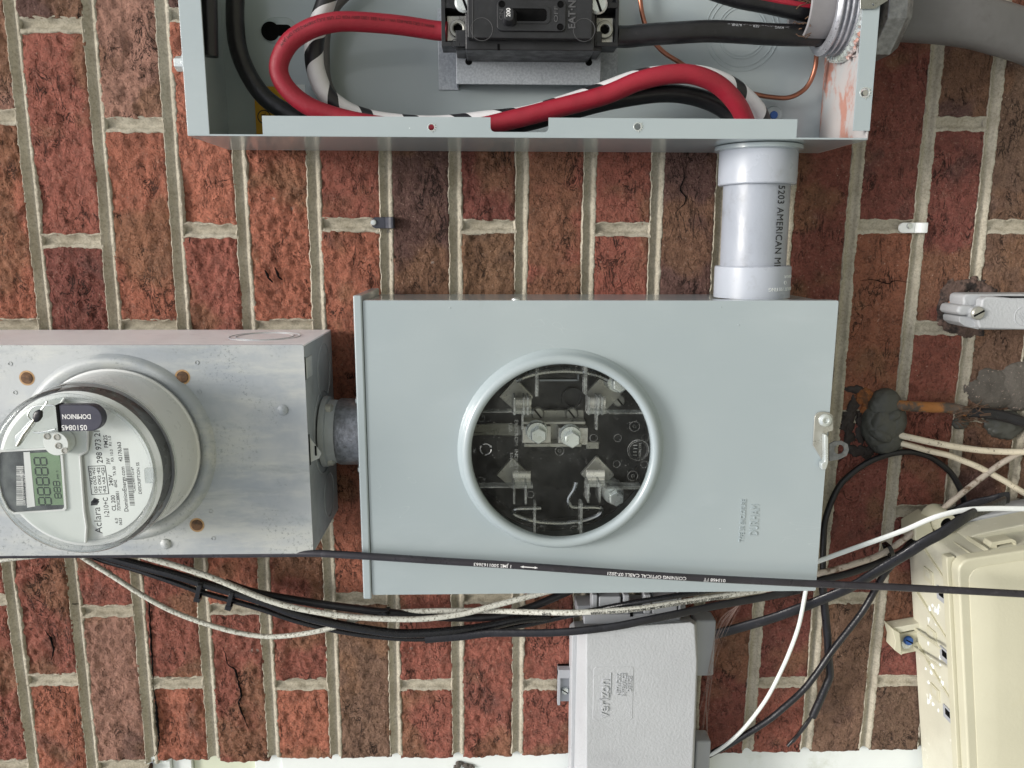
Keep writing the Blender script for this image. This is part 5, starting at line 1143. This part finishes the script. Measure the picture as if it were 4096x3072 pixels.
for i in range(14):
    rg = random.Random(i+40); b.blob(S(rg.uniform(3835, 3910), rg.uniform(1630, 1680), 12), (rg.uniform(2, 5), rg.uniform(1.5, 3), rg.uniform(2, 4)), .5, .2, i, 2, rg.uniform(-1, 1))
b.build('torn_jacket', 'fibre', rc)
# ---------------------------------------------------------------- clips
def clip(name, mat, x0, y0, x1, y1, sx, sy, label, txt):
    t = thing(name, label, 'cable clip', S((x0+x1)/2, (y0+y1)/2, 0)); a_, b_ = S(x0, y0, 4), S(x1, y1, 4); b = MB(); r = (b_.y-a_.y)/2; m_ = a_.x+(b_.x-a_.x)*.62
    o_ = [(a_.x+r-r*math.sin(a), (a_.y+b_.y)/2+r*math.cos(a)*-1) for a in [math.pi*i/10 for i in range(11)]]
    b.prism(o_+[(m_, b_.y), (m_, a_.y)], .5, 3.2); K = 8; vs_ = []
    for i in range(K+1):
        a = math.pi/2*i/K; u = m_+(b_.x-m_-2)*math.sin(a)*1.0; d_ = 3.2+5.5*(1-math.cos(a)) if i < K/2 else 3.2+5.5*(1-math.cos(a)); vs_.append((m_+(b_.x-m_)*i/K, 3.2+6*math.sin(math.pi*min(.5, i/K*.6))))
    for i in range(K):
        (u0, d0), (u1, d1) = vs_[i], vs_[i+1]; b.add([(u0, a_.y, d0), (u1, a_.y, d1), (u1, b_.y, d1), (u0, b_.y, d0), (u0, a_.y, d0-2), (u1, a_.y, d1-2), (u1, b_.y, d1-2), (u0, b_.y, d0-2)], [(0, 1, 2, 3), (7, 6, 5, 4), (0, 4, 5, 1), (3, 2, 6, 7)]+([(1, 5, 6, 2)] if i == K-1 else []))
    b.box(b_.x-2, b_.x, a_.y, b_.y, -1, 7.2); b.build('strap', mat, t, bevel=.6)
    if txt:
        q = MB(); p_ = S(x0+70, y0+18, 3.3); q.text('741', (p_.x+3, p_.y+1, 6.6), 3, LF, (0, 1, 0), .3); q.text('8.0', (p_.x+3, p_.y+9, 6.6), 3, LF, (0, 1, 0), .3); q.build('moulded_number', mat, t)
    c_ = S(sx, sy, 3.2); screw(t, (c_.x, c_.y, 3.0), 3.0, mat='steel', slot=False, h=1.6, name='nail')
clip('cable_clip', 'clip_black', 1482, 868, 1577, 914, 1494, 890, 'dark cable clip nailed to the mortar above the meter socket box, holding nothing', True)
clip('cable_clip', 'cable_white', 3600, 890, 3699, 932, 3637, 904, 'white cable clip nailed to the mortar to the right of the plastic conduit', False)
# ---------------------------------------------------------------- grey conduit fitting at the right
cf = thing('conduit_fitting', 'pale grey conduit body with a screwed cover, at the right edge of the photo', 'conduit', S(4000, 1250, 10))
R1 = lambda x, y, d: S(3072+x/2.16, 768+y/2.16, d)
def r1p(pts, d1, d0, k=1.0): return MB().prism([tuple(R1(x, y, d1)[:2]) for x, y in pts], d0, d1)
r1p([(1690, 905), (1720, 880), (2600, 880), (2600, 1190), (1850, 1190), (1700, 1150), (1690, 1050)], 26, 0).build('body', 'nid', cf, bevel=3, seg=3)
r1p([(1640, 1010), (1660, 985), (1690, 975), (1800, 985), (1800, 1065), (1690, 1070), (1655, 1060), (1640, 1040)], 34, 0).build('nose_lobe', 'nid', cf, bevel=4, seg=3)
r1p([(1650, 1085), (1665, 1070), (1830, 1085), (1830, 1190), (1700, 1160), (1655, 1125)], 30, 0).build('nose_lobe', 'nid', cf, bevel=4, seg=3)
r1p([(1845, 985), (1850, 930), (1890, 905), (2600, 915), (2600, 1200), (1830, 1180), (1810, 1110), (1765, 1085), (1750, 1035), (1770, 1000), (1820, 992)], 38, 27).build('cover', 'nid', cf, bevel=2.0, seg=3)
r1p([(1950, 900), (2600, 903), (2600, 912), (2100, 916)], 38.5, 37).build('cover_gap', 'black_deep', cf)
c_ = R1(1818, 1048, 40); screw(cf, (c_.x, c_.y, 38), 6.6, mat='dark_steel', h=3.2, rot=-.5)
q = MB(); c_ = R1(2212, 1072, 38); q.ring((c_.x, c_.y, 38), (0, 0, 1), 9.5, .7, .4, 40)
for k in range(-2, 3): q.box(c_.x-5, c_.x+5, c_.y+k*2.2-.5, c_.y+k*2.2+.5, 38, 38.4)
q.rotate(c_, .9); q.build('moulded_emblem', 'nid', cf)
# ---------------------------------------------------------------- plastic network interface box
Q3 = lambda x, y, d: S(2048+x/2.16, 2304+y/2.16, d)
nd = thing('network_interface_box', 'grained pale grey plastic network interface box at the bottom centre of the photo', 'junction box', Q3(1050, 1000, 4))
fr_ = [(640, 480), (660, 455), (1540, 395), (1580, 420), (1600, 740), (1578, 1300), (1560, 1700), (1530, 2300), (640, 2300)]
fo_ = [tuple(Q3(x, y, 58)[:2]) for x, y in fr_]; bk = [tuple(Q3(x, y, 30)[:2]) for x, y in ((560, 480), (600, 440), (1555, 375), (1600, 400), (1610, 740), (1590, 1300), (1575, 1700), (1550, 2300), (520, 2300))]
bk2 = [(a-(2 if i in (0, 1, 8) else 0), b_) for i, (a, b_) in enumerate([tuple(Q3(x, y, 18)[:2]) for x, y in ((525, 480), (560, 450), (1530, 390), (1570, 400), (1580, 740), (1560, 1300), (1545, 1700), (1520, 2300), (505, 2300))])]
MB().prism(bk, 28.2, 58, fo_).build('cover', 'nid', nd, bevel=1.6, seg=3)
MB().prism(bk2, 2, 28).build('base', 'nid', nd, bevel=1.2, seg=2)
lp_ = [Q3(x, y, 58) for x, y in ((705, 785), (1055, 785), (1045, 1245), (705, 1245))]
MB().prism(rrect(lp_[0].x, lp_[1].x, lp_[0].y, lp_[2].y, 3), 57.9, 58.35, rrect(lp_[0].x+.4, lp_[1].x-.4, lp_[0].y+.4, lp_[2].y-.4, 3)).build('name_panel', 'nid', nd, bevel=.1)
b = MB(); p_ = Q3(828, 1222, 58.3); b.text('verizon', (p_.x, p_.y, 58.3), 15.5, UP, LF, 1.3, offset=.1, fit=44); a_, c_ = Q3(846, 1020, 58.3), Q3(856, 832, 58.3); b.box(a_.x, c_.x, c_.y, a_.y, 58.3, 59.1); b.build('raised_logo', 'nid', nd, bevel=.2)
b = MB()
for s_, x, y in (('NETWORK', 932, 1028), ('INTERFACE', 980, 1038), ('DEVICE', 1028, 998)):
    p_ = Q3(x, y, 58.3); b.text(s_, (p_.x, p_.y, 58.3), 6.0, UP, LF, .9, offset=.08, fit={'N':25,'I':26.5,'D':18}[s_[0]])
b.build('raised_lettering', 'nid', nd, bevel=.1)
b = MB(); a_, c_ = Q3(398, 805, 12), Q3(520, 1110, 12); b.box(a_.x, c_.x, a_.y, c_.y, 1, 6); b.box(a_.x, a_.x+3, a_.y+3, c_.y+1, 1, 12); b.box(a_.x, c_.x, a_.y, a_.y+10, 1, 14); lt2 = b.build('mounting_tab', 'nid_side', nd, bevel=.5)
c_ = Q3(458, 990, 7); screw(lt2, (c_.x, c_.y, 6), 4.4, mat='steel', h=3)
def q3box(x0, y0, x1, y1, d1, d0): return MB().boxp(2048+x0/2.16, 2304+y0/2.16, 2048+x1/2.16, 2304+y1/2.16, d1, d0)
q3box(1575, 385, 1755, 868, 24, 2).build('side_pocket', 'nid_side', nd, bevel=2.5, seg=3)
q3box(1570, 1430, 1700, 2300, 24, 2).build('side_pocket', 'nid_side', nd, bevel=2.5, seg=3)
q3box(620, 330, 1460, 415, 34, 2).build('hinge_block', 'nid_side', nd, bevel=1.5)
for x0, x1 in ((690, 740), (750, 940), (960, 1015), (1140, 1200), (1215, 1430), (1440, 1465)):
    q3box(x0, 180 if x1-x0 > 60 else 165, x1, 330, 40, 22).build('hinge_knuckle', 'nid_side', nd, bevel=1.5)
q3box(560, 255, 1500, 345, 28, 2).build('hinge_block', 'nid_side', nd, bevel=1.5)
q3box(1020, 318, 1045, 352, 34.5, 33).build('gap', 'black_deep', nd)
# cobweb strands between the box and the cables
b = MB()
rg = random.Random(4)
for i in range(12):
    x0, y0 = rg.uniform(1960, 1990)/2.16+2048, 2304+rg.uniform(225, 240)/2.16; m1 = (2048+(1800+rg.uniform(-30, 50))/2.16, 2304+(480+rg.uniform(-60, 60))/2.16); m2 = (2048+(1700+rg.uniform(-20, 20))/2.16, 2304+(950+rg.uniform(-60, 60))/2.16); e = (2048+(1640+rg.uniform(-60, 60))/2.16, 2304+(1350+rg.uniform(-90, 120))/2.16)
    b.tube(path([(x0, y0, 40), (*m1, 32), (*m2, 28), (*e, 14)], 6), rg.uniform(.08, .2), 4)
o = b.build('cobweb', 'web', None); tag(o, 'wispy dusty cobweb strands along the right side of the network interface box', 'cobweb')

# ---------------------------------------------------------------- beige case at the lower right (hangs tilted)
BA = -.155
bg_ = thing('beige_utility_case', 'aged beige plastic utility case hanging tilted at the lower right corner', 'junction box', S(3900, 2600, 4))
E5 = lambda x, y, d: S(3500+x/3.686, 1950+y/3.686, d)
DB = 104
e1 = Vector((math.cos(BA), math.sin(BA), 0)); e2 = Vector((-math.sin(BA), math.cos(BA), 0))
O5 = E5(1228, 1085, DB)
def LB(a, b): p = O5+e1*a+e2*b; return (p.x, p.y)
def lrect(a0, a1, b0, b1, r=0, n=6):
    pts = rrect(a0, a1, b0, b1, r, n) if r else [(a0, b0), (a1, b0), (a1, b1), (a0, b1)]
    return [LB(a, b) for a, b in pts]
def lbox(a0, a1, b0, b1, d0, d1, r=0, r2=None, ins_=0): 
    return MB().prism(lrect(a0, a1, b0, b1, r), d0, d1, lrect(a0+ins_, a1-ins_, b0+ins_, b1-ins_, r2 if r2 is not None else r) if ins_ else None)
lbox(0, 210, 0, 330, DB-14, DB-2, 12, 12, .8).build('lid', 'beige', bg_, bevel=2.2, seg=3)
lbox(9, 200, 9, 320, DB-2.2, DB+5, 14, 9, 17).build('lid_panel', 'beige', bg_, bevel=2.2, seg=3)
# body tapering back towards the wall
MB().prism(lrect(4, 205, 0, 330, 6), 4, DB-14.2, lrect(3, 205, 2, 326, 9)).build('body', 'beige_side', bg_, bevel=1)
lbox(-3, 6, 2, 328, DB-24, DB-14.4, 2).build('seam_rail', 'beige', bg_, bevel=1)
# ribbed brackets and slots on the left flank
AF = lambda d: 4-.0116*(d-4)
for b0 in (12, 80, 148):
    fl2 = MB()
    fl2.add([Vector((*LB(AF(30)-3, b0), 30)), Vector((*LB(AF(12)-4, b0-12), 12)), Vector((*LB(AF(80)-2, b0+22), 80)), Vector((*LB(AF(88)-.8, b0+30), 88)), Vector((*LB(AF(30)+1, b0+1), 30)), Vector((*LB(AF(12)+1, b0-11), 12)), Vector((*LB(AF(80)+1, b0+23), 80)), Vector((*LB(AF(88)+1, b0+31), 88))],
            [(0, 1, 2), (0, 2, 3), (4, 6, 5), (4, 7, 6), (0, 4, 5, 1), (2, 6, 7, 3), (1, 5, 6, 2), (0, 3, 7, 4)])
    fl2.build('flank_rib', 'beige', bg_, bevel=.8)
    for dd, bb in ((44, b0+24), (68, b0+34)):
        q = MB(); a_ = AF(dd)
        q.prism([LB(a_-1.6, bb), LB(a_+1.5, bb), LB(a_+1.5, bb+15), LB(a_-1.6, bb+15)], dd-9, dd+8); q.build('flank_slot', 'nid_side' if dd > 60 else 'beige', bg_, bevel=.5)
        q = MB(); q.prism([LB(a_-2.0, bb+2), LB(a_+1, bb+2), LB(a_+1, bb+9), LB(a_-2.0, bb+9)], dd-4, dd+4); q.build('slot_hole', 'black_deep' if dd > 60 else 'beige_side', bg_)
# mounting ear with blue screw
U8 = lambda x, y, d: S(3072+x/2.16, 2304+y/2.16, d)
def u8(pts, d1, d0): return MB().prism([tuple(U8(x, y, d1)[:2]) for x, y in pts], d0, d1)
ear = u8([(1130, 500), (1290, 470), (1340, 480), (1360, 640), (1290, 650), (1145, 680)], 10, 1).build('mounting_ear', 'beige', bg_, bevel=.8)
u8([(1072, 450), (1330, 405), (1345, 470), (1250, 468), (1142, 492)], 16, 1).build('ear_wall', 'beige_side', ear, bevel=.8)
u8([(1072, 452), (1140, 492), (1160, 690), (1092, 640), (1100, 560)], 20, 1).build('ear_wall', 'beige', ear, bevel=.8)
c_ = U8(1205, 550, 11); screw(ear, (c_.x, c_.y, 12), 5.2, mat='blue', h=3.5, rot=.5); MB().lathe((c_.x, c_.y+5, 10), (0, 0, 1), [(6, 0), (6, 1), (4, 1.2)], 24).build('washer', 'steel', ear)
for y0, s_ in ((470, 0), (640, 1)):
    q = MB(); a_, b_ = U8(1265, y0, 14), U8(1490, y0+170, 78)
    q.add([a_+Vector((0, 0, 0)), a_+Vector((0, 0, -8)), b_+Vector((0, 0, -8)), b_, a_+Vector((1.2, -2, 0)), a_+Vector((1.2, -2, -8)), b_+Vector((1.2, -2, -8)), b_+Vector((1.2, -2, 0))], [(0, 1, 2, 3), (7, 6, 5, 4), (0, 4, 5, 1), (3, 2, 6, 7), (0, 3, 7, 4), (1, 5, 6, 2)]); q.build('ear_strut', 'beige', ear, bevel=.5)
# top: grommet, fins, hinge loop, rear tray
b = MB(); c_ = E5(1060, 540, 46); b.lathe((c_.x, c_.y, 20), (0, 0, 1), [(13, 0), (12, 20), (10.5, 26), (7, 27), (6.5, 22), (.1, 22)], 32, cap=False); b.build('cable_gland', 'beige', bg_, ang=50)
b = MB(); b.blob(E5(945, 505, 14), (9, 11, 13), .08, .05, 3, 4); b.build('gland_shoulder', 'beige', bg_)
b = MB(); b.prism([tuple(E5(x, y, 40)[:2]) for x, y in ((640, 640), (920, 470), (960, 660), (1000, 800), (640, 870))], 4, 40, [tuple(E5(x, y, 52)[:2]) for x, y in ((680, 640), (900, 520), (960, 670), (980, 800), (680, 860))]); b.build('gland_block', 'beige', bg_, bevel=2)
b = MB(); c_ = E5(1062, 542, 46); b.lathe((c_.x, c_.y, 43), (0, 0, 1), [(6.2, 0), (.1, .2)], 24, cap=False); b.build('gland_hole', 'black_deep', bg_)
for x0, y0, x1, y1 in ((1035, 780, 1385, 1010), (1270, 640, 1630, 950)):
    q = MB(); a_, b_ = E5(x0, y0, 34), E5(x1, y1, 92); w_ = Vector((3.2, -2.6, 0)); dn = Vector((0, 0, -30))
    q.add([a_, b_, b_+dn, a_+dn, a_+w_, b_+w_, b_+w_+dn, a_+w_+dn], [(0, 1, 2, 3), (7, 6, 5, 4), (0, 4, 5, 1), (3, 2, 6, 7), (0, 3, 7, 4), (1, 5, 6, 2)]); q.build('top_fin', 'beige', bg_, bevel=.5)
tray = MB(); tray.prism([tuple(E5(x, y, 30)[:2]) for x, y in ((1150, 560), (1600, 420), (2900, 200), (2900, 900), (1500, 900))], 4, 30); tray.build('rear_tray', 'nid', bg_, bevel=1.5)
tray = MB(); tray.prism([tuple(E5(x, y, 60)[:2]) for x, y in ((1350, 760), (1500, 690), (2900, 400), (2900, 1000), (1500, 1000))], 30.2, 60); tray.build('rear_tray', 'beige_side', bg_, bevel=1.5)
q = MB(); q.plate([[tuple(E5(x, y, 86)[:2]) for x, y in ((1700, 860), (1730, 810), (2020, 755), (2080, 790), (2085, 880), (1780, 920), (1705, 930))], [tuple(E5(x, y, 86)[:2]) for x, y in ((1795, 850), (2010, 810), (2060, 815), (2062, 868), (1800, 905))]], 74, 86); q.build('hinge_loop', 'beige', bg_, bevel=.8)
q = MB()
for i in range(26):
    rg = random.Random(i+900); bb = rg.uniform(70, 200); dd = rg.uniform(24, 60); a_ = AF(dd)-.3
    q.blob((*LB(a_, bb), dd), (1, rg.uniform(1, 4), rg.uniform(1, 3)), .5, .3, i, 2)
q.build('paint_spatter', 'cable_white', bg_)
